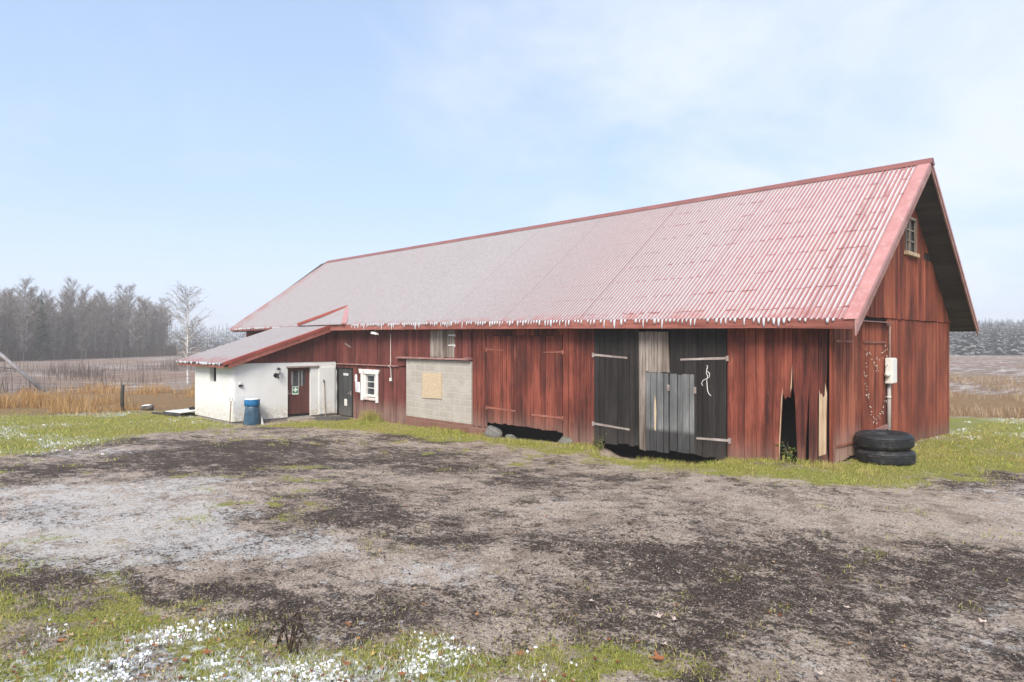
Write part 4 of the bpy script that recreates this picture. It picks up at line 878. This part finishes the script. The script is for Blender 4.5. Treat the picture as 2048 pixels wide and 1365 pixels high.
m = MB(); m.tube([(-38.6,-5.7,lz-.2),(-38.9,-7.6,lz+1.9),(-39.2,-9.6,lz+4.1),(-39.6,-12.3,lz+7.0)],[.095,.09,.082,.07],10); m.build('shaft', plain('weathered_pole',(.46,.43,.42),.85,var=.3,sc=5), lpo, True)
m = MB(); m.tube([(-38.75,-7.0,lz+1.25),(-38.9,-8.3,lz+1.45),(-39.1,-9.6,lz+1.9)],[.03,.024,.015],6); m.build('branch', BARK, lpo)
gx_,gy_=-22.3,-4.3; zz=gz1(gx_,gy_)
db = thing('board_pile', 'snowy pale board lying on dark planks beside the white annex', 'boards', (gx_,gy_,zz))
m = MB(); m.hexa([(-23.0,-4.6,zz+.10),(-21.6,-4.5,zz+.14),(-21.55,-3.7,zz+.20),(-22.7,-3.8,zz+.16),(-23.0,-4.6,zz+.13),(-21.6,-4.5,zz+.17),(-21.55,-3.7,zz+.23),(-22.7,-3.8,zz+.19)]); m.build('board', WHITEP, db)
for q in (((-23.4,-4.9,zz+.05),(-21.5,-4.55,zz+.08)),((-23.2,-4.3,zz+.04),(-21.6,-3.9,zz+.08)),((-22.9,-4.7,zz+.08),(-22.5,-3.6,zz+.10))):
    m = MB(); m.bar(q[0],q[1],.14,.05); m.build('plank', SOFF, db)
m = MB(); m.blob((-22.1,-3.9,zz+.22),(.16,.11,.09),random,10,6,.1); m.build('lump', DARK, db, True)
zz=gz1(-25.0,-4.7)
lg = thing('log', 'dark cut log with snow on top, lying right of the short post', 'log', (-25,-4.7,zz))
m = MB(); m.tube([(-25.15,-4.85,zz+.10),(-24.85,-4.5,zz+.11)],[.10,.11],12); m.build('wood', BARK, lg, True); m = MB(); m.blob((-25.0,-4.67,zz+.20),(.14,.17,.035),random,10,6,.2); m.build('snow_cap', SNOWM, lg, True)
# ------------------------------------------------------------------ grass, litter, leaves
def scatter(n, x0,x1,y0,y1, prob, seed):
    r = np.random.default_rng(seed); x = r.uniform(x0,x1,n); y = r.uniform(y0,y1,n); k = r.random(n) < prob(x,y); return x[k], y[k], r
def outside(x, y):   # not inside the buildings
    b = (x > -26.5)&(x < .0)&(y > -.0); a = (x > XL-.05)&(x < XS+.02)&(y > YF-.05)&(y < 0); return ~(a|b)
def blades(name, x, y, h, w, r, mat, lean=.5, z=None):
    n = len(x); z = gz(x,y)-.01 if z is None else z
    a = r.uniform(0,6.283,n); l = h*r.uniform(.1,1,n)*lean; la = r.uniform(0,6.283,n)
    dx, dy = np.cos(a)*w/2, np.sin(a)*w/2; lx, ly = np.cos(la)*l, np.sin(la)*l
    P = np.empty((n,5,3),np.float32)
    P[:,0]=np.stack([x-dx,y-dy,z],1); P[:,1]=np.stack([x+dx,y+dy,z],1)
    mz=z+h*.6; P[:,2]=np.stack([x-dx*.7+lx*.35,y-dy*.7+ly*.35,mz],1); P[:,3]=np.stack([x+dx*.7+lx*.35,y+dy*.7+ly*.35,mz],1)
    P[:,4]=np.stack([x+lx,y+ly,z+h*np.sqrt(np.maximum(.1,1-(lean*.7)**2*r.random(n)))],1)
    i=np.arange(n)*5
    return np_mesh(name, P.reshape(-1,3), np.stack([i,i+1,i+3,i+2],1), np.stack([i+2,i+3,i+4],1), mat)
def gd(x,y): return masks(x,y)[0]*outside(x,y)*(1-((x>-5.2)&(x<-2.1)&(y>-.4))*.85)
Hn = lambda x,y,lo,hi,s: lo+(hi-lo)*fbm(x,y,1.7,s)
# foreground
x,y,r = scatter(210000,-5,5.5,-13.5,-7.8,lambda x,y: gd(x,y)**1.5*.9,1)
kind(blades('grass', x,y,Hn(x,y,.015,.075,3)*r.uniform(.6,1.4,len(x)), r.uniform(.003,.0065,len(x)), r, GRASS, .9),'stuff')
x,y,r = scatter(85000,-4,3,-13.3,-9,lambda x,y: masks(x,y)[5]*sstep(fbm(x,y,2.2,71),.36,.58),31)
kind(blades('frosted_grass', x,y,r.uniform(.02,.06,len(x)), r.uniform(.004,.009,len(x)), r, FROSTG, 1.0),'stuff')
x,y,r = scatter(60000,-32,-9,-22,0,lambda x,y: sstep(masks(x,y)[1],.2,.5)*masks(x,y)[0]*sstep(fbm(x,y,1.6,73),.42,.6)*outside(x,y),32)
kind(blades('frosted_grass', x,y,r.uniform(.04,.10,len(x)), r.uniform(.015,.035,len(x)), r, FROSTG, 1.2),'stuff')
x,y,r = scatter(50000,-3,14,2,26,lambda x,y: sstep(masks(x,y)[1],.2,.5)*masks(x,y)[0]*sstep(fbm(x,y,1.6,74),.40,.6)*outside(x,y),33)
kind(blades('frosted_grass', x,y,r.uniform(.04,.10,len(x)), r.uniform(.012,.03,len(x)), r, FROSTG, 1.2),'stuff')
# along the barn and sparse tufts in the yard
x,y,r = scatter(230000,-17.5,5,-9,4,lambda x,y: gd(x,y)**1.4*np.where(y>-3.2,1,.55),2)
kind(blades('grass', x,y,Hn(x,y,.02,.075,4)*r.uniform(.6,1.3,len(x)), r.uniform(.006,.011,len(x)), r, GRASS, .9),'stuff')
x = np.random.default_rng(3).uniform(-15.9,.9,9000); r = np.random.default_rng(4); y = -.05-r.random(len(x))**1.6*.45; k = (fbm(x,y,1.1,8)>.36)&((x>-13)|(x<-14.2)|(r.random(len(x))<.3)); x,y=x[k],y[k]; y=np.where((x>-5.3)&(x<-2.1)|(x>-9.4)&(x<-6.7), y-.28, y)
kind(blades('wall_foot_grass', x,y,Hn(x,y,.03,.24,6)*r.uniform(.4,1.1,len(x)), r.uniform(.007,.013,len(x)), r, GRASS, .8),'stuff')
x,y,r = scatter(150000,-32,-10,-22,2,lambda x,y: gd(x,y)*(masks(x,y)[1]<.4+.3*fbm(x,y,2,7)),5)
kind(blades('lawn', x,y,Hn(x,y,.03,.09,5)*r.uniform(.6,1.3,len(x)), r.uniform(.012,.022,len(x)), r, GRASS, .9),'stuff')
x,y,r = scatter(90000,-3,14,2,26,lambda x,y: gd(x,y)*(masks(x,y)[1]<.5+.5*fbm(x,y,2,7)),6)
kind(blades('lawn', x,y,Hn(x,y,.03,.09,5)*r.uniform(.6,1.3,len(x)), r.uniform(.010,.02,len(x)), r, GRASS, .9),'stuff')
# tall dry grass
x,y,r = scatter(85000,-42,-22,-20,8,lambda x,y: masks(x,y)[4]*sstep(fbm(x,y,.55,61),.48,.58)*outside(x,y),7)
kind(blades('tall_dry_grass', x,y,(.10+.64*sstep(fbm(x,y,.55,61),.47,.66))*r.uniform(.4,1.05,len(x)), r.uniform(.012,.022,len(x)), r, TANG, .85),'stuff')
x,y,r = scatter(70000,-14,22,13,48,lambda x,y: np.maximum(masks(x,y)[4],.5*sstep(np.hypot(x-4.8,y+13),28,32))*sstep(fbm(x,y,.35,63),.34,.6),8)
kind(blades('pale_dry_grass', x,y,Hn(x,y,.15,.6,64)*r.uniform(.5,1.1,len(x)), r.uniform(.014,.028,len(x)), r, TANR, .6),'stuff')
x,y,r = scatter(26000,-75,-38,-26,16,lambda x,y: sstep(fbm(x,y,.16,65),.54,.68)*sstep(np.hypot(x-4.8,y+13),41,44),9)
kind(blades('dry_weeds', x,y,r.uniform(.25,1.4,len(x))**1.3, r.uniform(.016,.035,len(x)), r, WEEDS, .4),'stuff')
# leaf litter and gravel on the yard: small flat flakes
x,y,r = scatter(620000,-9,6.5,-13.2,-2,lambda x,y: np.clip(masks(x,y)[2]*1.0+.10,0,1)*(1-masks(x,y)[0]*.6)*(1-masks(x,y)[1]*.75)*np.minimum(1,np.exp(-np.hypot(x-4.8,y+13)/5.)*2.4),10)
n=len(x); z=gz(x,y); a=r.uniform(0,6.283,n); L=r.uniform(.004,.0125,n)*np.where(r.random(n)<.04,1.8,1)*(1+.05*np.hypot(x-4.8,y+13)); W=L*r.uniform(.15,.5,n); dx,dy=np.cos(a),np.sin(a); t1=r.uniform(-.5,.9,n); t2=r.uniform(-.4,.4,n)
P=np.empty((n,4,3),np.float32); zb=z+.006
P[:,0]=np.stack([x-dx*L,y-dy*L,zb-L*t1*.3],1); P[:,1]=np.stack([x+dy*W,y-dx*W,zb+W*t2+.003],1); P[:,2]=np.stack([x+dx*L,y+dy*L,zb+L*np.abs(t1)],1); P[:,3]=np.stack([x-dy*W,y+dx*W,zb-W*t2+.003],1)
i=np.arange(n)*4
kind(np_mesh('leaf_litter', P.reshape(-1,3), np.stack([i,i+1,i+2,i+3],1), None, LITTER),'stuff')
# snow clumps in the foreground and thin snow on the lawns
def snowclumps(name, x, y, s, r, lift=.012):
    n=len(x); K=12; z=gz(x,y)+lift; V=np.empty((n,2*K+1,3),np.float32); a=np.linspace(0,2*np.pi,K,endpoint=False)
    rr=s[:,None]*r.uniform(.45,1.35,(n,K)); asp=r.uniform(.35,1,n)[:,None]; ph=r.uniform(0,6.28,n)[:,None]
    ca,sa=np.cos(a+ph),np.sin(a+ph); cb,sb=np.cos(ph*3),np.sin(ph*3)
    u=rr*ca; v=rr*sa*asp; ux=u*cb-v*sb; uy=u*sb+v*cb
    V[:,:K,0]=x[:,None]+ux; V[:,:K,1]=y[:,None]+uy; V[:,:K,2]=z[:,None]-.03
    V[:,K:2*K,0]=x[:,None]+ux*.88; V[:,K:2*K,1]=y[:,None]+uy*.88; V[:,K:2*K,2]=z[:,None]+s[:,None]*r.uniform(-.05,.16,(n,K))+r.uniform(-.2,.2,n)[:,None]*uy*.6
    V[:,2*K,0]=x; V[:,2*K,1]=y; V[:,2*K,2]=z+s*.10
    i=np.arange(n)[:,None]*(2*K+1); k=np.arange(K)[None,:]; k1=(k+1)%K
    Q=np.stack([i+k,i+k1,i+K+k1,i+K+k],2).reshape(-1,4); T=np.stack([i+K+k,i+K+k1,np.broadcast_to(i+2*K,(n,K))],2).reshape(-1,3)
    return kind(np_mesh(name, V.reshape(-1,3), Q, T, SNOWM, None, True),'stuff')
x,y,r = scatter(22000,-3.2,3,-13,-9.2,lambda x,y: masks(x,y)[5]*sstep(fbm(x,y,2.2,71),.50,.64),11)
snowclumps('snow', x,y,r.uniform(.005,.017,len(x))*np.where(r.random(len(x))<.10,1.8,1),r,.010)
x,y,r = scatter(1500,-32,-10,-22,0,lambda x,y: (masks(x,y)[1]>.3)*masks(x,y)[0]*.5*outside(x,y),12); snowclumps('snow', x,y,r.uniform(.012,.05,len(x)),r,.012)
x,y,r = scatter(900,-1,12,2,24,lambda x,y: (masks(x,y)[1]>.3)*masks(x,y)[0]*.5,13); snowclumps('snow', x,y,r.uniform(.012,.05,len(x)),r,.012)
# fallen leaves (small ones as a carpet, the large single ones below)
def leafcarpet(name, x, y, s, r, mat):
    n=len(x); z=gz(x,y)+.02; a=r.uniform(0,6.283,n); ang=np.array([0,.5,1.0,1.6,2.3,3.14,3.98,4.68,5.28,5.78]); rad=np.array([1,.45,.85,.4,.6,.25,.6,.4,.85,.45]); K=len(ang)
    th=a[:,None]+ang; rr=s[:,None]*rad*r.uniform(.8,1.15,(n,K)); tx=r.uniform(-.7,.7,n)[:,None]; ty=r.uniform(-.7,.7,n)[:,None]
    X=rr*np.cos(th); Y=rr*np.sin(th); V=np.empty((n,K+1,3),np.float32); V[:,:K,0]=x[:,None]+X; V[:,:K,1]=y[:,None]+Y; V[:,:K,2]=z[:,None]+np.abs(X*tx+Y*ty)+rr*.12
    V[:,K]=np.stack([x,y,z],1); i=np.arange(n)[:,None]*(K+1); k=np.arange(K)[None,:]
    return np_mesh(name, V.reshape(-1,3), None, np.stack([i+k,i+(k+1)%K,np.broadcast_to(i+K,(n,K))],2).reshape(-1,3), mat)
x,y,r = scatter(5200,-5,6,-13,-6,lambda x,y: np.clip(masks(x,y)[0]*.30+masks(x,y)[5]*.8+.03,0,1),14)
kind(leafcarpet('fallen_leaves', x,y,r.uniform(.012,.034,len(x)),r,LEAFM),'stuff')
x,y,r = scatter(1500,0,9,1,16,lambda x,y: masks(x,y)[0]*.5*(fbm(x,y,.4,72)>.45),15)
kind(leafcarpet('fallen_leaves', x,y,r.uniform(.02,.05,len(x)),r,LEAFM),'stuff')
r = np.random.default_rng(16)
L1='dry brown maple leaf curled up among the grass and snow'; L2='pale frosted leaf lying flat on the bare yard'
for (px,py,s,mt) in ((2.12,-8.95,.085,0),(-.35,-11.2,.06,0),(.55,-10.55,.06,0),(.95,-10.35,.05,0),(-.05,-10.2,.055,0),(1.75,-9.9,.06,0),(-1.4,-11.95,.06,0),(1.3,-9.55,.055,0),
        (1.65,-8.25,.055,1),(1.78,-8.2,.04,1),(1.02,-8.35,.045,1),(2.7,-6.9,.05,1),(3.6,-6.5,.06,1),(2.0,-8.7,.05,1),(1.2,-7.2,.04,1),(3.0,-8.3,.05,1)):
    x0=np.array([px]); y0=np.array([py]); o = leafcarpet('fallen_leaf', x0,y0,np.array([s]),r,LEAFP if mt else LEAFB)
    tag(o, L2 if mt else L1, 'leaf', 'pale single leaves on the yard' if mt else 'brown maple leaves in the foreground')
# weeds
def leafplant(name,label,x,y,h,n,mat,spread,ls,cat='plant',seed=1,ybias=0):
    r=random.Random(seed); z=gz1(x,y); t=thing(name,label,cat,(x,y,z)); m=MB(); lf=MB()
    for i in range(n):
        a=r.uniform(0,6.28); l=r.uniform(.4,1)*spread; hh=h*r.uniform(.5,1); tip=(x+l*math.cos(a),y+l*math.sin(a)*.5+ybias*l,z+hh); mid=(x+(tip[0]-x)*.35,y+(tip[1]-y)*.35,z+hh*.65)
        m.tube([(x+r.uniform(-.04,.04),y,z-.02),mid,tip],[.006,.005,.003],4)
        for k in range(9):
            f=r.uniform(.25,1.0); c=Vector((x,y,z)).lerp(Vector(tip),f)+Vector((r.uniform(-.05,.05),r.uniform(-.05,.05),r.uniform(-.04,.04))); q=Vector((r.uniform(-1,1),r.uniform(-1,1),r.uniform(-.4,.6))).normalized()*ls*r.uniform(.5,1.2); s=q.cross(Vector((r.uniform(-1,1),r.uniform(-1,1),1))).normalized()*ls*.35
            lf.add([c,c+q*.5+s,c+q,c+q*.5-s],[(0,1,2,3)])
    m.build('stem', WEEDS, t); lf.build('leaves', mat, t); return t
leafplant('weed','leafy green weed growing in the broken hole at the corner of the barn',-.76,-.02,.42,6,GREENL,.2,.09,seed=3)
leafplant('weed','yellowing leafy weed between the red wall and the black double doors',-5.35,-.22,.38,8,GREENL,.35,.075,seed=4)
gx0,gy0=-15.4,-.25; r=np.random.default_rng(18); x=gx0+r.normal(0,.22,420); y=gy0+r.normal(0,.10,420); k=y<-.04; x,y=x[k],y[k]
tag(blades('grass_tuft', x,y,r.uniform(.15,.5,len(x)),r.uniform(.012,.02,len(x)),r,GRASS,.9),'shaggy grass tuft at the wall below the white window','grass tuft')
# dark withered dock in the foreground
dk = thing('withered_plant','dark withered plant with drooping black leaves in the snowy foreground grass','plant',(.05,-10.75,gz1(.05,-10.75)))
rr=random.Random(5); zb=gz1(.05,-10.75); st=MB(); lf=MB()
for i in range(7):
    a=rr.uniform(0,6.28); rad=rr.uniform(.06,.18); top=(.05+rad*.5*math.cos(a),-10.75+rad*.5*math.sin(a),zb+rr.uniform(.20,.30)); end=(.05+rad*math.cos(a)*1.2,-10.75+rad*math.sin(a)*1.2,zb+rr.uniform(.02,.10))
    st.tube([(.05+rr.uniform(-.03,.03),-10.75,zb-.02),top,end],[.005,.004,.003],5)
    for k in range(16):
        f=k/15; c=Vector(top).lerp(Vector(end),f)+Vector((rr.uniform(-.015,.015),rr.uniform(-.015,.015),0)); q=Vector((rr.uniform(-.6,.6),rr.uniform(-.6,.6),-1)).normalized()*rr.uniform(.02,.045); s=q.cross(Vector((rr.uniform(-1,1),rr.uniform(-1,1),.2))).normalized()*rr.uniform(.006,.012)
        lf.add([c,c+q*.5+s,c+q,c+q*.5-s],[(0,1,2,3)])
DRYB=leafy('withered_leaves',[(0,(.02,.013,.009)),(.7,(.05,.033,.022)),(1,(.09,.06,.04))],.05)
st.build('stem',DRYB,dk); lf.build('leaves',DRYB,dk)
# ------------------------------------------------------------------ trees
def bare_tree(seed,h,r0,nl,reach,up,ntw,tw,lowest=.25,curve=.03,twlen=.8,levels=True):
    r=random.Random(seed); tr=MB(); segs=[]
    ax=[Vector((0,0,-.3))]; d=Vector((r.uniform(-1,1)*curve,r.uniform(-1,1)*curve,1))
    for i in range(1,9): ax.append(Vector((d.x*h*i/8+r.uniform(-1,1)*curve*h*.25, d.y*h*i/8+r.uniform(-1,1)*curve*h*.25, h*i/8)))
    tr.tube(ax,[r0*(1-.9*i/8)+.01 for i in range(9)],6)
    def pt(f): f=min(.999,max(0,f))*8; i=int(f); return ax[i].lerp(ax[i+1],f-i)
    for i in range(nl):
        f=lowest+(1-lowest)*(i+r.random())/nl; a=r.uniform(0,6.283); b=pt(f); prof=math.sin(math.pi*min(1,max(.12,(1.08-f)/(1.08-lowest)))**.8)*.75+.25
        L=reach*prof*r.uniform(.7,1.15); dr=Vector((math.cos(a),math.sin(a),up*r.uniform(.6,1.4))).normalized()
        m1=b+dr*L*.5; e=b+dr*L+Vector((0,0,L*.18))
        tr.tube([b,m1,e],[max(.012,r0*.35*(1-f)+.012),max(.01,r0*.2*(1-f)+.008),.005],4,False)
        for k in range(ntw):
            g=r.uniform(.12,1.0); s=b.lerp(e,g); q=(dr+Vector((r.uniform(-1,1),r.uniform(-1,1),r.uniform(-.5,.9)))*.9).normalized()*twlen*r.uniform(.5,1.1)
            segs.append((s,s+q,tw)); 
            if levels:
                for j in range(3):
                    s2=s+q*r.uniform(.3,.95); q2=(q.normalized()+Vector((r.uniform(-1,1),r.uniform(-1,1),r.uniform(-.7,.7)))*.8).normalized()*twlen*.55*r.uniform(.4,1.1); segs.append((s2,s2+q2,tw*.7))
    cr_=MB()
    for a,b,w in segs:
        dd=b-a; s=dd.cross(Vector((r.uniform(-1,1),r.uniform(-1,1),r.uniform(-1,1)))); 
        if s.length<1e-5: continue
        s=s.normalized()*w/2; cr_.add([a-s,a+s,b],[(0,1,2)])
    return tr,cr_
protos=[]
for k,(h,rch,up,tw) in enumerate(((10.8,2.1,.8,.034),(11.6,1.7,1.1,.034),(9.6,2.4,.7,.036),(10.2,1.6,1.3,.034),(12.2,1.9,1.0,.036),(8.4,1.9,.9,.036))):
    tr,cw = bare_tree(100+k,h,.15,44,rch,up,22,tw*1.15,.14)
    protos.append((tr,cw))
WL='bare grey tree in the misty wood beyond the frosted field'
TREE=[]; rt=random.Random(77)
C0=Vector((4.83,-13.08,0)); Fv=Vector((-.7153,.6988,0)); Rv=Vector((.6988,.7153,0))
def place_wood(i, pos, sc, rot, mt=None):
    k=i%6
    if i<6:
        t=thing('bare_tree',WL,'tree',(0,0,0),'trees of the misty wood beyond the field'); protos[k][0].build('trunk',BARK,t); protos[k][1].build('crown',TWIG if k%3 else TWIGF,t); TREE.append(t)
    else: t=dup(TREE[k])
    t.location=(pos.x,pos.y,gz1(pos.x,pos.y)); t.scale=(sc,sc,sc*rt.uniform(.92,1.08)); t.rotation_euler=(0,0,rot)
i=0
for row,(dd,nn) in enumerate(((0,28),(4,30),(8,30),(13,30),(19,30),(26,26))):
    for j in range(nn):
        f=(j+rt.random()*.8)/nn; u=-.90+f*.385                      # bearing along the wood edge
        D=(92+36*max(0,(u+.78)/.26)**1.0 if u>-.78 else 92)+dd+rt.uniform(-1.5,1.5)
        if u>-.535 and row<3 and rt.random()<.45: continue
        pos=C0+Fv*D+Rv*(u*D); place_wood(i,pos,rt.uniform(.70,.95)*(1 if row<2 else 1.06)*(.98+.05*min(1,(D-92)/30)),rt.uniform(0,6.28)); i+=1
# one spruce top rising from the wood
def spruce(m,lf,x,y,z,h,r,rg,n=260,leaf=.5):
    m.tube([(x,y,z-.2),(x,y,z+h)],[.16*h/10,.02],5)
    for k in range(n):
        f=rg.random()**.8; a=rg.uniform(0,6.28); rad=r*(1-f)*rg.uniform(.5,1.05)+.08; zz=z+h*(.06+.94*f); c=Vector((x,y,zz)); e=Vector((x+rad*math.cos(a),y+rad*math.sin(a),zz-rad*.32)); s=Vector((-math.sin(a),math.cos(a),rg.uniform(-.3,.3)))*leaf*.5*(.35+.65*(1-f))
        lf.add([c,e*.6+c*.4+s,e,e*.6+c*.4-s],[(0,1,2,3)])
pos=C0+Fv*101+Rv*(-.702*101); t=thing('spruce','dark green spruce whose tip rises above the bare grey wood','tree',(pos.x,pos.y,gz1(pos.x,pos.y))); m=MB(); lf=MB(); spruce(m,lf,pos.x,pos.y,gz1(pos.x,pos.y),10.6,2.4,random.Random(3)); m.build('trunk',BARK,t); lf.build('crown',leafy('dark_spruce_needles',[(0,(.02,.04,.02)),(1,(.06,.09,.05))],.1),t)
# far woods: masses nobody could count
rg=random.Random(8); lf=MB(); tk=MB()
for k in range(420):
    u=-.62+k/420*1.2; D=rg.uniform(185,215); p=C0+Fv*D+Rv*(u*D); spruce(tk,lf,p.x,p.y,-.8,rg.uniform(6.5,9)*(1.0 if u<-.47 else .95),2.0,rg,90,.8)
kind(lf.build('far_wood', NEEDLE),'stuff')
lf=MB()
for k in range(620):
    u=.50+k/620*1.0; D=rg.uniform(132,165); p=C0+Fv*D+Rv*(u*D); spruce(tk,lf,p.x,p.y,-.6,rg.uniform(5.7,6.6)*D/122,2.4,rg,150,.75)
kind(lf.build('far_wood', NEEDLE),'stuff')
lf=MB()
for k in range(240):
    u=-1.7+k/240*.78; D=rg.uniform(92,125); p=C0+Fv*D+Rv*(u*D); spruce(tk,lf,p.x,p.y,-.6,rg.uniform(7.0,9.5),2.0,rg,150,.6)
kind(lf.build('far_wood', TWIG),'stuff')
kind(tk.build('far_wood_trunks', BARK),'stuff')
# undergrowth at the foot of the wood
lfu=MB()
for k in range(9000):
    u=rg.uniform(-.92,-.50); D=(91+36*max(0,(u+.78)/.26))+rg.uniform(1,24); p=C0+Fv*D+Rv*(u*D); h=rg.uniform(.8,3.4); s=Rv*rg.uniform(.02,.06); b=Vector((p.x,p.y,gz1(0,0)*0-.75)); tip=b+Vector((rg.uniform(-.5,.5),rg.uniform(-.5,.5),h)); lfu.add([b-s,b+s,tip],[(0,1,2)])
kind(lfu.build('undergrowth', WEEDS),'stuff')
# birch by the annex
tr,cw=bare_tree(300,5.9,.075,70,1.45,.55,11,.017,.16,.02,.5)
bpos=C0+Fv*44+Rv*(-.4835*44); bt=thing('birch','young white stemmed birch standing alone behind the annex roof','tree',(0,0,0)); tr.build('trunk',BIRCH,bt); cw.build('crown',TWIG,bt)
lv=MB(); rg=random.Random(21)
for v in rg.sample(cw.v[2::3],min(320,len(cw.v)//3)):
    c=Vector(v); q=Vector((rg.uniform(-1,1),rg.uniform(-1,1),rg.uniform(-1,1))).normalized()*.09; s=q.cross(Vector((rg.uniform(-1,1),rg.uniform(-1,1),rg.uniform(-1,1)))).normalized()*.035; lv.add([c,c+q*.5+s,c+q,c+q*.5-s],[(0,1,2,3)])
lv.build('leaves',leafy('birch_leaves',[(0,(.22,.18,.15)),(1,(.42,.36,.29))],.2),bt)
bt.location=(bpos.x,bpos.y,gz1(bpos.x,bpos.y))
# ------------------------------------------------------------------ haze
HZ=bpy.data.materials.new('haze'); HZ.use_nodes=True; nt=HZ.node_tree; nt.nodes.clear(); o=nt.nodes.new('ShaderNodeOutputMaterial'); v=nt.nodes.new('ShaderNodeVolumePrincipled')
v.inputs['Color'].default_value=(.96,.945,.93,1); v.inputs['Density'].default_value=.0015; v.inputs['Anisotropy'].default_value=.15; nt.links.new(v.outputs[0],o.inputs['Volume'])
m=MB(); m.box(-420,420,-420,420,float(gzf.min())-1.2,15.5); kind(m.build('haze',HZ),'stuff')
# ------------------------------------------------------------------ light, sky, camera
SUN_EL, SUN_AZ = 42, 148      # azimuth clockwise from +Y
W=bpy.data.worlds.new('World'); S.world=W; W.use_nodes=True; nt=W.node_tree; nt.nodes.clear()
def wn(t): return nt.nodes.new(t)
out=wn('ShaderNodeOutputWorld'); sky=wn('ShaderNodeTexSky'); sky.sky_type='NISHITA'; sky.sun_disc=False; sky.sun_elevation=R_(SUN_EL); sky.sun_rotation=R_(SUN_AZ); sky.dust_density=2.; sky.air_density=1.; sky.ozone_density=1.
bg=wn('ShaderNodeBackground'); bg.inputs[1].default_value=.10; nt.links.new(sky.outputs[0],bg.inputs[0])
cl=wn('ShaderNodeBackground'); cl.inputs[0].default_value=(.350,.455,.640,1); cl.inputs[1].default_value=1.0
c2=wn('ShaderNodeBackground'); c2.inputs[0].default_value=(.505,.535,.585,1); c2.inputs[1].default_value=1.0
tc=wn('ShaderNodeTexCoord'); sp=wn('ShaderNodeSeparateXYZ'); nt.links.new(tc.outputs['Generated'],sp.inputs[0])
def mth(op,a,b=None,clamp=False):
    q=wn('ShaderNodeMath'); q.operation=op; q.use_clamp=clamp
    for s,vv in zip(q.inputs,(a,b)):
        if vv is None: continue
        if isinstance(vv,bpy.types.NodeSocket): nt.links.new(vv,s)
        else: s.default_value=vv
    return q.outputs[0]
zc=mth('ADD',mth('MAXIMUM',sp.outputs[2],0.0),.22); cx=wn('ShaderNodeCombineXYZ'); nt.links.new(mth('DIVIDE',sp.outputs[0],zc),cx.inputs[0]); nt.links.new(mth('DIVIDE',sp.outputs[1],zc),cx.inputs[1])
def mr(v,a,b,c=0,d=1):
    q=wn('ShaderNodeMapRange'); q.interpolation_type='SMOOTHSTEP'; nt.links.new(v,q.inputs[0])
    for k,x in zip((1,2,3,4),(a,b,c,d)): q.inputs[k].default_value=x
    return q.outputs[0]
nz=wn('ShaderNodeTexNoise'); nz.inputs['Scale'].default_value=.9; nz.inputs['Detail'].default_value=7; nz.inputs['Roughness'].default_value=.58; nz.inputs['Distortion'].default_value=.4; nt.links.new(cx.outputs[0],nz.inputs['Vector'])
veil=mth('ADD',mr(sp.outputs[2],.0,.55,.80,.55),0.0)      # thin overcast veil, thicker low down
# a bank of brighter cloud high to the right of the barn
dirv=(Fv+Rv*.48+Vector((0,0,.36))).normalized(); dp=wn('ShaderNodeVectorMath'); dp.operation='DOT_PRODUCT'; nt.links.new(tc.outputs['Generated'],dp.inputs[0]); dp.inputs[1].default_value=dirv
bank=mr(dp.outputs['Value'],.80,.985,0,.27)
cloud=mr(mth('ADD',nz.outputs[0],bank),.55,.88,0,.8)
low=mr(sp.outputs[2],.0,.22,.6,0)
m1=wn('ShaderNodeMixShader'); nt.links.new(veil,m1.inputs[0]); nt.links.new(bg.outputs[0],m1.inputs[1]); nt.links.new(cl.outputs[0],m1.inputs[2])
m2=wn('ShaderNodeMixShader'); nt.links.new(mth('MAXIMUM',cloud,low),m2.inputs[0]); nt.links.new(m1.outputs[0],m2.inputs[1]); nt.links.new(c2.outputs[0],m2.inputs[2]); nt.links.new(m2.outputs[0],out.inputs[0])
sd_=bpy.data.lights.new('sun','SUN'); sd_.energy=2.6; sd_.angle=R_(25); sd_.color=(1,.93,.83); so=bpy.data.objects.new('sun',sd_); COL.objects.link(so)
az=R_(SUN_AZ); el=R_(SUN_EL); sv=Vector((math.sin(az)*math.cos(el),math.cos(az)*math.cos(el),math.sin(el))); so.rotation_euler=sv.to_track_quat('Z','Y').to_euler(); so.location=(20,-30,40)
cam=bpy.data.cameras.new('camera'); cam.sensor_width=36; cam.lens=36*1340/2048; cam.clip_end=3000; cam.clip_start=.05
co=bpy.data.objects.new('camera',cam); COL.objects.link(co); co.location=(4.8345,-13.0824,2.35); co.rotation_euler=(R_(90),0,math.atan2(1340,1309)); S.camera=co
S.view_settings.view_transform='Standard'; S.view_settings.look='None'; S.view_settings.gamma=1; S.view_settings.exposure=.92
S.cycles.use_denoising=True; S.cycles.denoiser='OPENIMAGEDENOISE'; S.cycles.max_bounces=6; S.cycles.diffuse_bounces=3; S.cycles.volume_bounces=1; S.cycles.transparent_max_bounces=8
S.cycles.use_adaptive_sampling=True; S.cycles.adaptive_threshold=.02
